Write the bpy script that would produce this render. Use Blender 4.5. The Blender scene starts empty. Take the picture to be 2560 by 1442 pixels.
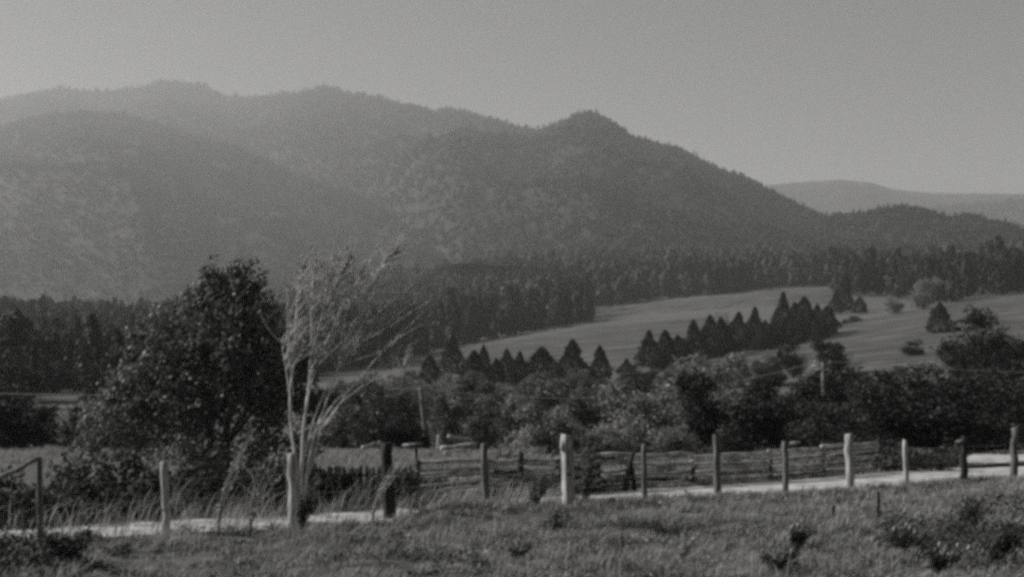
import bpy, math, random
import numpy as np

# ------------------------------------------------------------------ basics
SC = bpy.context.scene
COL = SC.collection
F = 3015.0            # focal length in photo pixels (photo is 2560 px wide)
HX, HY = 1280.0, 930.0  # photo pixel of the level sight line
EYE = 2.8             # eye height above the road
RNG = np.random.default_rng(7)
SUN_EL, SUN_LEFT = math.radians(33), math.radians(77)   # sun: elevation, angle left of the view


def W(px, py, Y):
    return np.array([(px - HX) / F * Y, Y, EYE + (HY - py) / F * Y])


def tag(o, label=None, cat=None, group=None, kind=None):
    if label: o['label'] = label
    if cat: o['category'] = cat
    if group: o['group'] = group
    if kind: o['kind'] = kind
    return o


def empty(name, loc, label, cat, group=None):
    o = bpy.data.objects.new(name, None)
    o.empty_display_size = 0.2
    COL.objects.link(o)
    o.location = [float(v) for v in loc]
    return tag(o, label, cat, group)


class Mesh:
    """collects verts and equal sized face blocks, builds one mesh"""
    def __init__(s):
        s.v, s.f, s.n = [], [], 0

    def add(s, v, *faces):
        v = np.asarray(v, dtype=np.float64).reshape(-1, 3)
        for f in faces:
            f = np.asarray(f, dtype=np.int64)
            if len(f): s.f.append(f + s.n)
        s.v.append(v); s.n += len(v)

    def data(s, name, mat, smooth=False):
        me = bpy.data.meshes.new(name)
        v = np.concatenate(s.v).astype(np.float32)
        me.vertices.add(len(v)); me.vertices.foreach_set('co', v.ravel())
        tot = np.concatenate([np.full(len(f), f.shape[1], dtype=np.int32) for f in s.f])
        idx = np.concatenate([f.ravel() for f in s.f]).astype(np.int32)
        me.loops.add(len(idx)); me.loops.foreach_set('vertex_index', idx)
        me.polygons.add(len(tot))
        st = np.zeros(len(tot), dtype=np.int32); st[1:] = np.cumsum(tot)[:-1]
        me.polygons.foreach_set('loop_start', st)
        if smooth: me.polygons.foreach_set('use_smooth', np.ones(len(tot), dtype=bool))
        me.materials.append(mat)
        me.update(calc_edges=True); me.validate()
        return me


def link(name, me, parent=None, loc=None):
    o = bpy.data.objects.new(name, me)
    COL.objects.link(o)
    if parent is not None: o.parent = parent
    if loc is not None: o.location = [float(v) for v in loc]
    return o


def unit(a):
    return a / np.maximum(np.linalg.norm(a, axis=-1, keepdims=True), 1e-9)


def _hash(i, j, s):
    v = np.sin(i * 127.1 + j * 311.7 + s * 74.7) * 43758.5453
    return v - np.floor(v)


def vnoise(x, y, s=0):
    x = np.asarray(x, float); y = np.asarray(y, float)
    i, j = np.floor(x), np.floor(y); u, v = x - i, y - j
    u, v = u * u * (3 - 2 * u), v * v * (3 - 2 * v)
    a = _hash(i, j, s) * (1 - u) + _hash(i + 1, j, s) * u
    b = _hash(i, j + 1, s) * (1 - u) + _hash(i + 1, j + 1, s) * u
    return a * (1 - v) + b * v


def fbm(x, y, s=0, oc=4):
    t, a = 0.0, 0.5
    for k in range(oc):
        t = t + a * (vnoise(x * 2 ** k, y * 2 ** k, s + k * 3) - 0.5)
        a *= 0.5
    return t


# ------------------------------------------------------------------ materials (a black and white picture: greys)
def grey(v):
    return (v, v * 0.993, v * 0.972, 1)


def material(name, lo, hi, scale=4.0, detail=4, rough=0.9, spec=0.15, island=False, transl=0.0,
             stretch=(1, 1, 1), bump=0.0, patch=None, iw=0.6):
    m = bpy.data.materials.new(name); m.use_nodes = True
    nt = m.node_tree; N, L = nt.nodes, nt.links
    b = N['Principled BSDF']
    b.inputs['Roughness'].default_value = rough
    b.inputs['Specular IOR Level'].default_value = spec
    tc = N.new('ShaderNodeTexCoord'); mp = N.new('ShaderNodeMapping')
    mp.inputs['Scale'].default_value = stretch
    L.new(tc.outputs['Object'], mp.inputs['Vector'])
    nz = N.new('ShaderNodeTexNoise')
    nz.inputs['Scale'].default_value = scale; nz.inputs['Detail'].default_value = detail
    L.new(mp.outputs['Vector'], nz.inputs['Vector'])
    fac = nz.outputs['Fac']
    if island:
        g = N.new('ShaderNodeNewGeometry')
        mx = N.new('ShaderNodeMath'); mx.operation = 'MULTIPLY_ADD'
        mx.inputs[1].default_value = iw
        sc = N.new('ShaderNodeMath'); sc.operation = 'MULTIPLY'; sc.inputs[1].default_value = 1 - iw
        L.new(fac, sc.inputs[0]); L.new(g.outputs['Random Per Island'], mx.inputs[0]); L.new(sc.outputs[0], mx.inputs[2])
        fac = mx.outputs[0]
    rp = N.new('ShaderNodeValToRGB')
    e = rp.color_ramp.elements
    e[0].position, e[1].position = (0.1, 0.95) if island else (0.36, 0.64)
    e[0].color, e[1].color = grey(lo), grey(hi)
    L.new(fac, rp.inputs['Fac'])
    col = rp.outputs['Color']
    if patch:      # large patches of another tone: (scale, value, threshold)
        n2 = N.new('ShaderNodeTexNoise'); n2.inputs['Scale'].default_value = patch[0]; n2.inputs['Detail'].default_value = 5
        L.new(tc.outputs['Object'], n2.inputs['Vector'])
        r2 = N.new('ShaderNodeValToRGB')
        r2.color_ramp.elements[0].position = patch[2]; r2.color_ramp.elements[1].position = patch[2] + 0.1
        L.new(n2.outputs['Fac'], r2.inputs['Fac'])
        mix = N.new('ShaderNodeMixRGB'); mix.inputs['Color2'].default_value = grey(patch[1])
        L.new(r2.outputs['Color'], mix.inputs['Fac']); L.new(col, mix.inputs['Color1'])
        col = mix.outputs['Color']
    L.new(col, b.inputs['Base Color'])
    if bump:
        bp = N.new('ShaderNodeBump'); bp.inputs['Strength'].default_value = bump; bp.inputs['Distance'].default_value = 0.02
        L.new(nz.outputs['Fac'], bp.inputs['Height']); L.new(bp.outputs['Normal'], b.inputs['Normal'])
    if transl:
        out = N['Material Output']
        t = N.new('ShaderNodeBsdfTranslucent'); L.new(col, t.inputs['Color'])
        ms = N.new('ShaderNodeMixShader'); ms.inputs['Fac'].default_value = transl
        L.new(b.outputs[0], ms.inputs[1]); L.new(t.outputs[0], ms.inputs[2]); L.new(ms.outputs[0], out.inputs['Surface'])
    return m


M = dict(
    soil=material('meadow_ground', 0.07, 0.19, 2.2, 6, patch=(0.5, 0.13, 0.52)),
    field=material('mown_field', 0.04, 0.15, 0.26, 12, stretch=(0.3, 1.3, 1)),
    hay=material('cut_hay', 0.10, 0.15, 0.2, 6, stretch=(0.25, 1.6, 1)),
    road=material('pale_dirt', 0.36, 0.64, 1.9, 9, bump=0.3),
    blade=material('grass_blade', 0.03, 0.58, 1.4, 6, 0.6, 0.25, island=True, transl=0.3, iw=0.4),
    weed=material('dry_weed', 0.18, 0.55, 1.2, 3, 0.6, 0.25, island=True, transl=0.3),
    dark_weed=material('dark_weed', 0.02, 0.10, 1.2, 3, 0.7, 0.2, island=True, transl=0.15),  # dark tone also holds the shade some of these weeds stand in
    flower=material('pale_seed_head', 0.22, 0.40, 9, 3),
    wood_pale=material('weathered_wood', 0.20, 0.58, 7, 6, 0.85, 0.2, stretch=(3, 3, 0.35), bump=0.5),
    wood_grey=material('grey_wood', 0.05, 0.22, 7, 6, 0.85, 0.2, stretch=(3, 3, 0.35), bump=0.5),
    wood_dark=material('dark_wood', 0.02, 0.045, 7, 6, 0.85, 0.15, stretch=(3, 3, 0.35), bump=0.5),
    rail=material('split_rail_wood', 0.22, 0.58, 3, 6, 0.85, 0.2, bump=0.5),
    bark=material('dark_bark', 0.03, 0.08, 6, 5, 0.9, 0.1, stretch=(2, 2, 0.4), bump=0.6),
    bark_pale=material('pale_sapling_bark', 0.45, 0.72, 6, 5, 0.8, 0.2, stretch=(2, 2, 0.5), bump=0.4),
    twig=material('twig_bark', 0.30, 0.58, 6, 5, 0.8, 0.2),
    leaf_bush=material('bush_leaf', 0.03, 0.30, 1.5, 3, 0.5, 0.3, island=True, transl=0.3),
    leaf_pale=material('pale_leaf', 0.14, 0.36, 0.9, 3, 0.5, 0.3, island=True, transl=0.3),
    leaf_sap=material('silvery_leaf', 0.18, 0.52, 1.5, 3, 0.45, 0.35, island=True, transl=0.5),
    leaf_mid=material('mid_leaf', 0.06, 0.20, 0.9, 3, 0.55, 0.25, island=True, transl=0.22),
    leaf_dusk=material('dusky_leaf', 0.025, 0.085, 0.9, 3, 0.6, 0.2, island=True, transl=0.15),
    leaf_dark=material('dark_leaf', 0.010, 0.035, 0.9, 3, 0.6, 0.2, island=True, transl=0.12),
    needle=material('cedar_needle', 0.015, 0.06, 0.6, 3, 0.7, 0.15, island=True, transl=0.08),
    forest=material('forest_leaf', 0.015, 0.085, 0.05, 3, 0.7, 0.15, island=True, transl=0.15),
    canopy=material('mountain_leaf', 0.025, 0.06, 0.006, 4, 0.8, 0.1, island=True, transl=0.1),
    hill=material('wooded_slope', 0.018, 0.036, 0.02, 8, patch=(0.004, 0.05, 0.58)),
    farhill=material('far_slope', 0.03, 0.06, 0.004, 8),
    wire=material('wire_metal', 0.30, 0.40, 3, 2, 0.5),
    rock=material('pale_stone', 0.32, 0.48, 5, 5, bump=0.6),
)

# ------------------------------------------------------------------ the lie of the land
PXC = np.array([-900, 0, 500, 980, 1300, 1600, 1960, 2300, 2560, 3400], float)
ROWS = [
    (120, [1000, 1000, 1000, 1000, 1000, 1000, 985, 955, 935, 920]),
    (150, [985, 985, 985, 985, 985, 975, 945, 918, 905, 885]),
    (220, [965, 968, 968, 960, 962, 945, 905, 875, 850, 825]),
    (280, [945, 950, 952, 930, 930, 905, 870, 830, 800, 785]),
    (350, [915, 925, 930, 903, 870, 850, 838, 785, 748, 730]),
    (450, [870, 880, 885, 888, 840, 812, 775, 760, 728, 710]),
    (550, [825, 838, 850, 878, 815, 785, 728, 735, 715, 700]),
    (650, [800, 812, 830, 850, 790, 762, 722, 718, 700, 690]),
    (800, [800, 815, 835, 800, 745, 725, 705, 695, 680, 670]),
    (1000, [810, 820, 830, 750, 690, 680, 680, 670, 655, 640]),
    (1300, [790, 790, 790, 700, 655, 655, 650, 640, 625, 610]),
]
GY = np.concatenate([np.linspace(-40, 60, 61), np.geomspace(62, 7000, 160)])
GP = np.linspace(-900, 3400, 87)


def _table():
    ys = [-40, 0, 6, 14, 44, 58, 80] + [r[0] for r in ROWS] + [1800, 2600, 7000]
    zs = [np.full(10, 1.6), np.full(10, 1.2), np.full(10, 0.75), np.full(10, 0.06), np.zeros(10), np.full(10, -1.6), np.full(10, -2.0)]
    zs[-1] = zs[-1] + np.array([0, 0, 0, 0, 0, 0, 0.6, 1.6, 2.4, 3])
    for Y, p in ROWS: zs.append(EYE + (HY - np.array(p, float)) / F * Y)
    zs += [zs[-1] * 0.95, zs[-1] * 0.6, zs[-1] * 0 + 30]
    zs = np.array(zs)
    zp = np.array([np.interp(GP, PXC, r) for r in zs])
    z = np.array([np.interp(GY, ys, zp[:, k]) for k in range(len(GP))]).T
    far = np.clip((GY - 60) / 60, 0, 1)[:, None]
    for _ in range(5):
        s = z.copy(); s[1:-1] = (z[:-2] + 2 * z[1:-1] + z[2:]) / 4
        s[:, 1:-1] = (s[:, :-2] + 2 * s[:, 1:-1] + s[:, 2:]) / 4
        z = z + (s - z) * (0.25 + 0.75 * far)
    return z


GZ = _table()


def road_edges(px):
    near = np.interp(px, [-600, 0, 415, 720, 960, 1420, 1600, 1790, 1965, 2125, 2265, 2410, 2560, 3000],
                     [1425, 1366, 1344, 1332, 1312, 1267, 1262, 1251, 1246, 1235, 1220, 1209, 1204, 1180])
    far = np.interp(px, [-600, 0, 415, 720, 960, 1420, 1600, 1790, 1965, 2125, 2265, 2410, 2560, 3000],
                    [1375, 1336, 1310, 1300, 1283, 1245, 1230, 1218, 1206, 1192, 1180, 1172, 1166, 1148])
    return EYE * F / (near - HY), EYE * F / (far - HY)


def fence_y(px):
    return 43.48 / (1.824 - (np.asarray(px, float) - HX) / F)


def gz(x, y):
    x = np.asarray(x, float); y = np.asarray(y, float)
    px = HX + x / np.maximum(y, 12) * F
    p = np.clip((px - GP[0]) / (GP[1] - GP[0]), 0, len(GP) - 1.001)
    r = np.clip(np.interp(y, GY, np.arange(len(GY))), 0, len(GY) - 1.001)
    i, j = r.astype(int), p.astype(int); u, v = r - i, p - j
    z = (GZ[i, j] * (1 - v) + GZ[i, j + 1] * v) * (1 - u) + (GZ[i + 1, j] * (1 - v) + GZ[i + 1, j + 1] * v) * u
    n, f = road_edges(px)
    off = np.clip(np.maximum(n - y - 0.25, y - f - 0.25) / 0.8, 0, 1)      # no lumps on the road
    amp = 0.22 * np.clip(1.4 - y / 60, 0, 1) + 1.2 * np.clip((y - 300) / 600, 0, 1)
    z = z + off * amp * fbm(x * 0.45, y * 0.7, 3, 4)
    z = z + off * 0.30 * np.clip(1.6 - y / 30, 0, 1) * fbm(x * 1.5, y * 1.5, 19, 3)
    # low tussock hump that hides the road right of the dark post
    z = z + 0.20 * np.exp(-(((px - 1190) / 150) ** 4)) * np.exp(-((y - 22.9 - (px - 1190) * 0.003) / 0.75) ** 2)
    z = z + 0.16 * np.exp(-(((px - 1395) / 30) ** 2)) * np.exp(-((y - 22.7) / 0.3) ** 2)
    z = z + 0.10 * np.exp(-(((px - 900) / 90) ** 2)) * np.exp(-((y - 19.6) / 0.3) ** 2)
    z = z + 0.10 * np.exp(-(((px - 1560) / 90) ** 2)) * np.exp(-((y - 20.6) / 0.25) ** 2)
    return z


def on_ground(px, py, y0=10, y1=1400):
    """world distance at which the sight line of a photo pixel meets the land"""
    ys = np.geomspace(y0, y1, 900)
    x = (px - HX) / F * ys
    d = EYE + (HY - py) / F * ys - gz(x, ys)
    k = np.where(d < 0)[0]
    return float(ys[k[0]]) if len(k) else y1


def grid_faces(nr, nc):
    i, j = np.meshgrid(np.arange(nr - 1), np.arange(nc - 1), indexing='ij')
    a = (i * nc + j).ravel()
    return np.stack([a, a + 1, a + nc + 1, a + nc], 1)


# ground sheet
rows = np.concatenate([np.linspace(-50, 12, 14), np.arange(12.3, 34, 0.14), np.linspace(34.5, 60, 44), np.geomspace(61, 6800, 200)])
nc = 230
U = np.linspace(-1, 1, nc); U = np.sign(U) * np.abs(U) ** 1.15
Yg, Ug = np.meshgrid(rows, U, indexing='ij')
Xg = Ug * np.minimum(9 + 0.62 * np.maximum(Yg, 8), 5000)
g = Mesh(); g.add(np.stack([Xg, Yg, gz(Xg, Yg)], -1), grid_faces(len(rows), nc))
tag(link('ground', g.data('ground', M['soil'], True)), 'rough grassy ground falling away to the valley', 'ground', kind='structure')


def sheet(name, mat, pxs, ybot, ytop, n, lift, label, cat):
    t = np.linspace(0, 1, n)[:, None]
    Y = ybot[None] * (1 - t) + ytop[None] * t
    X = (pxs[None] - HX) / F * Y
    u = np.linspace(0, 1, len(pxs))[None]
    if lift > 0.1: lift = lift * (np.clip(np.minimum(t, 1 - t) * n / 2.5, 0, 1) * np.clip(np.minimum(u, 1 - u) * len(pxs) / 2.5, 0, 1) * 2 - 1)
    m = Mesh(); m.add(np.stack([X, Y, gz(X, Y) + lift], -1), grid_faces(n, len(pxs)))
    return tag(link(name, m.data(name, mat, True)), label, cat, kind='structure')


px = np.linspace(-700, 3100, 420)
n_, f_ = road_edges(px)
wob = 0.25 * fbm(px * 0.02, px * 0, 11, 4)
sheet('road', M['road'], px, n_ - 0.1 + wob, f_ + 0.1 + 0.3 * fbm(px * 0.03, px * 0, 17, 4), 10, 0.03, 'pale dirt road running behind the row of fence posts', 'road')
px = np.linspace(2405, 3000, 80)
sheet('side_road', M['road'], px, np.interp(px, [2405, 2480, 3000], [37.0, 36.9, 38]) + 0.2 * fbm(px * 0.03, px * 0, 4), np.interp(px, [2405, 2430, 2480, 2560, 3000], [37.6, 40, 43, 45, 52]), 12, 0.03,
      'second pale strip of dirt road beyond the dark rail at far right', 'road')


def edge(pts, px):
    xs = np.array([p[0] for p in pts], float)
    ys = np.array([on_ground(p[0], p[1], 100) for p in pts])
    return np.interp(px, xs, ys)


px = np.linspace(962, 1830, 120)
top1 = [(962, 910), (1080, 886), (1180, 863), (1320, 838), (1500, 803), (1700, 786), (1830, 778)]
t1 = edge(top1, px)
sheet('field', M['field'], px, np.interp(px, [962, 1040, 1830], [318, 225, 225]), t1, 50, 0.35, 'grey mown field sloping up behind the cedars', 'field')
px2 = np.linspace(1000, 1810, 110)
lo1 = [(1000, 906), (1180, 874), (1320, 852), (1500, 822), (1700, 803), (1810, 795)]
sheet('hay_strip_field', M['hay'], px2, edge(lo1, px2), edge(top1, px2) - 1, 14, 0.6, 'pale strip of cut hay along the top edge of the mown field', 'field')
px = np.linspace(1500, 2110, 80)
sheet('upper_field', M['field'], px, edge([(1500, 796), (1800, 775), (1950, 768), (2110, 762)], px), edge([(1500, 782), (1640, 755), (1800, 741), (1950, 723), (2110, 727)], px), 20, 0.5,
      'upper field below the dark forest edge', 'field')
px = np.linspace(1850, 2900, 130)
t3 = [(1850, 880), (1960, 862), (2000, 835), (2100, 806), (2330, 768), (2560, 737), (2900, 722)]
sheet('right_field', M['field'], px, np.interp(px, [1850, 2100, 2900], [225, 170, 135]), edge(t3, px), 50, 0.35, 'broad grey field rising at right behind the dark round tree', 'field')
px = np.linspace(85, 205, 40)
ea = np.sqrt(np.clip(1 - ((px - 145) / 61) ** 2, 0, 1)); en = 10 * fbm(px * 0.06, px * 0, 3, 4)
sheet('clearing_field', M['field'], px, 122 - 16 * ea + en, 122 + 34 * ea + en, 12, 0.2, 'small pale clearing seen at far left below the forest', 'field')


# ------------------------------------------------------------------ mountains
def mountain(name, label, crest, yc, yb, pyb, mat, cols, nrow, rough, seed, back=1.35, jag=1.0):
    xs = np.array([c[0] for c in crest], float)
    px = np.linspace(xs[0], xs[-1], cols)
    cy = 13 * (jag > 0.9) + np.interp(px, xs, [c[1] for c in crest]) + jag * 9 * fbm(px * 0.02, px * 0 + seed, seed, 4)
    Yc = np.interp(px, *zip(*yc)); Yb = np.interp(px, *zip(*yb)); zb = EYE + (HY - np.interp(px, *zip(*pyb))) / F * Yb
    zc = EYE + (HY - cy) / F * Yc
    t = np.concatenate([np.linspace(-0.25, 1, nrow), np.linspace(1.03, back + 0.6, 14)])[:, None]
    Y = Yb + (Yc - Yb) * t
    s = np.clip(t, 0, 1)
    prof = np.where(t <= 1, s ** 0.92, 1 - (t - 1) * 1.1)
    z = zb + (zc - zb) * prof - np.where(t < 0, -t * 120, 0)
    X = (px[None] - HX) / F * Y
    bell = np.clip(s * (1 - s) * 4, 0, 1) ** 0.7 * (t <= 1)
    gul = np.abs(fbm(X * 0.0032 + Y * 0.0012, Y * 0.0011, seed + 5, 4)) * 2 - 0.25
    z = z - rough * gul * bell + rough * 0.5 * fbm(X * 0.012, Y * 0.012, seed + 9, 4) * bell
    m = Mesh(); m.add(np.stack([X, Y, z], -1), grid_faces(len(t), cols))
    o = link(name, m.data(name, mat, True)); tag(o, label, 'mountain', kind='structure')
    return dict(px=px, X=X, Y=Y, z=z, t=t[:, 0], nrow=nrow)


main_crest = [(-700, 330), (-300, 290), (0, 252), (60, 235), (160, 222), (220, 228), (300, 222), (350, 216), (400, 206), (440, 204), (500, 211), (560, 236), (610, 250), (660, 242), (740, 234), (790, 224), (815, 217), (845, 229),
              (920, 242), (1000, 260), (1060, 273), (1090, 284), (1120, 276), (1180, 285), (1240, 303), (1290, 322), (1340, 330), (1380, 318), (1410, 304), (1440, 292), (1465, 284), (1500, 294), (1550, 322), (1580, 348), (1630, 362), (1690, 372),
              (1740, 398), (1800, 428), (1850, 445), (1900, 467), (1960, 494), (2030, 530), (2080, 552), (2130, 567), (2165, 566), (2200, 556), (2250, 551), (2300, 565), (2340, 585), (2420, 605), (2560, 640), (2800, 700)]
MAIN = mountain('mountain', 'long wooded mountain ridge with two humps and a knob, fading into haze', main_crest,
                [(-700, 4700), (600, 4200), (1100, 3300), (1500, 2250), (1900, 1800), (2200, 1480), (2800, 1300)],
                [(-700, 2400), (900, 2000), (1150, 1300), (1500, 1150), (2800, 1080)],
                [(-700, 760), (900, 740), (1100, 690), (1500, 660), (2000, 655), (2800, 660)], M['hill'], 420, 80, 120, 2)
SPUR = mountain('mountain_spur', 'darker wooded spur in front of the ridge, sloping down from the upper left', [(-700, 420), (-300, 360), (0, 318), (120, 286), (220, 277), (330, 293), (420, 319), (520, 350), (600, 373), (720, 426), (820, 464), (950, 515), (1050, 556), (1150, 606), (1260, 665), (1380, 740)],
                [(-700, 3300), (300, 3150), (800, 2500), (1380, 1600)], [(-700, 1500), (900, 1350), (1380, 1100)], [(-700, 800), (400, 790), (1380, 745)], M['hill'], 320, 70, 85, 21)
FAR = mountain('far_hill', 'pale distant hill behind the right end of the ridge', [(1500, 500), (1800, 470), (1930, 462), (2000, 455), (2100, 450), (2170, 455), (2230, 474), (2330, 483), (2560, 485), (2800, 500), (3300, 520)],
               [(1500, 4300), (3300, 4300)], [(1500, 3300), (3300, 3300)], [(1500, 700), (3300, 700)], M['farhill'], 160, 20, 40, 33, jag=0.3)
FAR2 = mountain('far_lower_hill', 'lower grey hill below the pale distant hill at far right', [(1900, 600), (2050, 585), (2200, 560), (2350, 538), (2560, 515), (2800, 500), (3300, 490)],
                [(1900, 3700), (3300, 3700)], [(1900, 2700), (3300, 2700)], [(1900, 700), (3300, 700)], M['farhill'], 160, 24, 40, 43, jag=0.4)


# ------------------------------------------------------------------ foliage
def leaf_quads(m, P, Nrm, size, aspect, wind, wamt, rng):
    n = len(P)
    s = (size * rng.uniform(0.6, 1.4, n))[:, None]
    t = unit(np.asarray(wind)[None] * wamt + rng.normal(0, 0.6, (n, 3)))
    nn = unit(Nrm * 0.7 + rng.normal(0, 0.6, (n, 3)))
    b = unit(np.cross(nn, t)); a = s * aspect * 0.5
    v = np.stack([P - t * s * 0.5, P + b * a - t * s * 0.08, P + t * s * 0.5, P - b * a - t * s * 0.08], 1)
    m.add(v, np.arange(n * 4).reshape(n, 4))


WIND = (0.75, -0.1, 0.62)


def lobed_crown(m, lobes, n, size, rng, aspect=0.55, wamt=0.5, clump=14, spread=0.16, shell=0.45):
    """lobes: (cx,cy,cz,rx,ry,rz); leaves in clumps spread through the lobes' volume"""
    L = np.array(lobes, float)
    w = L[:, 3] * L[:, 5] + 0.3 * L[:, 4] * L[:, 3]; w = w / w.sum()
    nc = max(4, n // clump)
    k = rng.choice(len(L), nc, p=w)
    d = unit(rng.normal(size=(nc, 3)))
    r = rng.uniform(shell ** 2, 1.05, nc) ** 0.5
    c = L[k, :3] + d * L[k, 3:] * r[:, None]
    cnt = rng.poisson(clump, nc); idx = np.repeat(np.arange(nc), cnt)
    sp = (L[k, 3:].mean(1) * spread)[idx][:, None]
    P = c[idx] + rng.normal(0, 1, (len(idx), 3)) * sp
    leaf_quads(m, P, d[idx] + np.array([0, 0, 0.35]), size, aspect, WIND, wamt, rng)


def tube(m, pts, radii, sides=7, rng=None, jit=0.0, cap=True):
    pts = np.array(pts, float); radii = np.array(radii, float); n = len(pts)
    tan = unit(np.gradient(pts, axis=0))
    ref = np.array([0.0, 1.0, 0.0]) if abs(tan[0][1]) < 0.9 else np.array([1.0, 0, 0])
    a = unit(np.cross(tan, ref[None])); b = np.cross(tan, a)
    th = np.arange(sides) / sides * 2 * math.pi
    rr = radii[:, None] * (1 + (rng.uniform(-jit, jit, (n, sides)) if rng is not None and jit else 0))
    v = pts[:, None] + a[:, None] * (np.cos(th)[None] * rr)[..., None] + b[:, None] * (np.sin(th)[None] * rr)[..., None]
    v = v.reshape(-1, 3)
    i, j = np.meshgrid(np.arange(n - 1), np.arange(sides), indexing='ij')
    i, j = i.ravel(), j.ravel(); j2 = (j + 1) % sides
    q = np.stack([i * sides + j, i * sides + j2, (i + 1) * sides + j2, (i + 1) * sides + j], 1)
    fs = [q]
    if cap:
        v = np.concatenate([v, pts[:1], pts[-1:]])
        j = np.arange(sides); j2 = (j + 1) % sides
        fs.append(np.stack([j2, j, np.full(sides, n * sides)], 1))
        fs.append(np.stack([(n - 1) * sides + j, (n - 1) * sides + j2, np.full(sides, n * sides + 1)], 1))
    m.add(v, *fs)


def make_shrub(name, mat, seed, n, size, wide=1.0, aspect=0.55):
    """unit height, unit width shrub or small tree: crown mesh and trunk mesh"""
    rng = np.random.default_rng(seed)
    lobes = [(0.03, 0, 0.36, 0.30, 0.30, 0.36)]
    for k in range(11):
        a = rng.uniform(0, 6.28); r = rng.uniform(0.10, 0.36); h = rng.uniform(0.12, 0.86)
        q = rng.uniform(0.08, 0.19)
        lobes.append((math.cos(a) * r, math.sin(a) * r, h, q, q, q * 0.95))
    c = Mesh(); lobed_crown(c, lobes, n, size, rng, aspect, 0.6, 18, 0.22, 0.35)
    t = Mesh()
    tube(t, [(0, 0, -0.05), (0.01, 0, 0.2), (0.03, 0.01, 0.55)], [0.035, 0.028, 0.012], 6)
    for k in range(4):
        a = rng.uniform(0, 6.28)
        tube(t, [(0.01, 0, 0.12 + 0.06 * k), (math.cos(a) * 0.12, math.sin(a) * 0.12, 0.35 + 0.05 * k), (math.cos(a) * 0.26, math.sin(a) * 0.26, 0.6 + 0.05 * k)], [0.02, 0.014, 0.006], 5)
    return c.data(name + '_crown', mat), t.data(name + '_trunk', M['bark'])


def make_conifer(name, mat, seed, n, size, wide=0.5, blunt=0.75):
    """unit height, unit width (wide applied by scale) evergreen"""
    rng = np.random.default_rng(seed)
    h = rng.uniform(0.06, 1.0, n) ** 0.9
    R = 0.5 * np.clip((1.02 - h), 0, 1) ** blunt * (0.6 + 0.4 * np.clip(h / 0.3, 0, 1)) * 1.1
    a = rng.uniform(0, 6.283, n)
    lump = 0.42 + 0.8 * vnoise(a * 1.5 + seed * 3.1, h * 5, seed) + 0.6 * vnoise(a * 2.6, h * 14, seed + 2)
    r = R * lump * rng.uniform(0.35, 1.0, n) ** 0.5
    P = np.stack([np.cos(a) * r, np.sin(a) * r, h - 0.06 * r], 1)
    out = np.stack([np.cos(a), np.sin(a), np.full(n, 0.5)], 1)
    m = Mesh()
    s = (size * rng.uniform(0.6, 1.4, n))[:, None]
    t = unit(np.stack([np.cos(a), np.sin(a), np.full(n, -0.15)], 1) + rng.normal(0, 0.45, (n, 3)))
    nn = unit(out + rng.normal(0, 0.5, (n, 3))); b = unit(np.cross(nn, t))
    v = np.stack([P - t * s * 0.5, P + b * s * 0.3, P + t * s * 0.5, P - b * s * 0.3], 1)
    m.add(v, np.arange(n * 4).reshape(n, 4))
    tr = Mesh(); tube(tr, [(0, 0, -0.05), (0, 0, 0.4), (0, 0, 0.97)], [0.03, 0.02, 0.004], 6)
    return m.data(name + '_crown', mat), tr.data(name + '_trunk', M['bark'])


def place(protos, k, name, x, y, h, w, label, cat, group=None, rot=None, sink=0.0, lean=0.0):
    c, t = protos[k % len(protos)]
    e = empty(name, (x, y, float(gz(x, y)) - sink), label, cat, group)
    e.rotation_euler = (0, lean, RNG.uniform(0, 6.28) if rot is None else rot)
    e.scale = (w, w, h)
    link('crown', c, e); link('trunk', t, e)
    return e


def at_top(px, pytop, Y):
    x = (px - HX) / F * Y
    return x, float(EYE + (HY - pytop) / F * Y - gz(x, Y))


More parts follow.
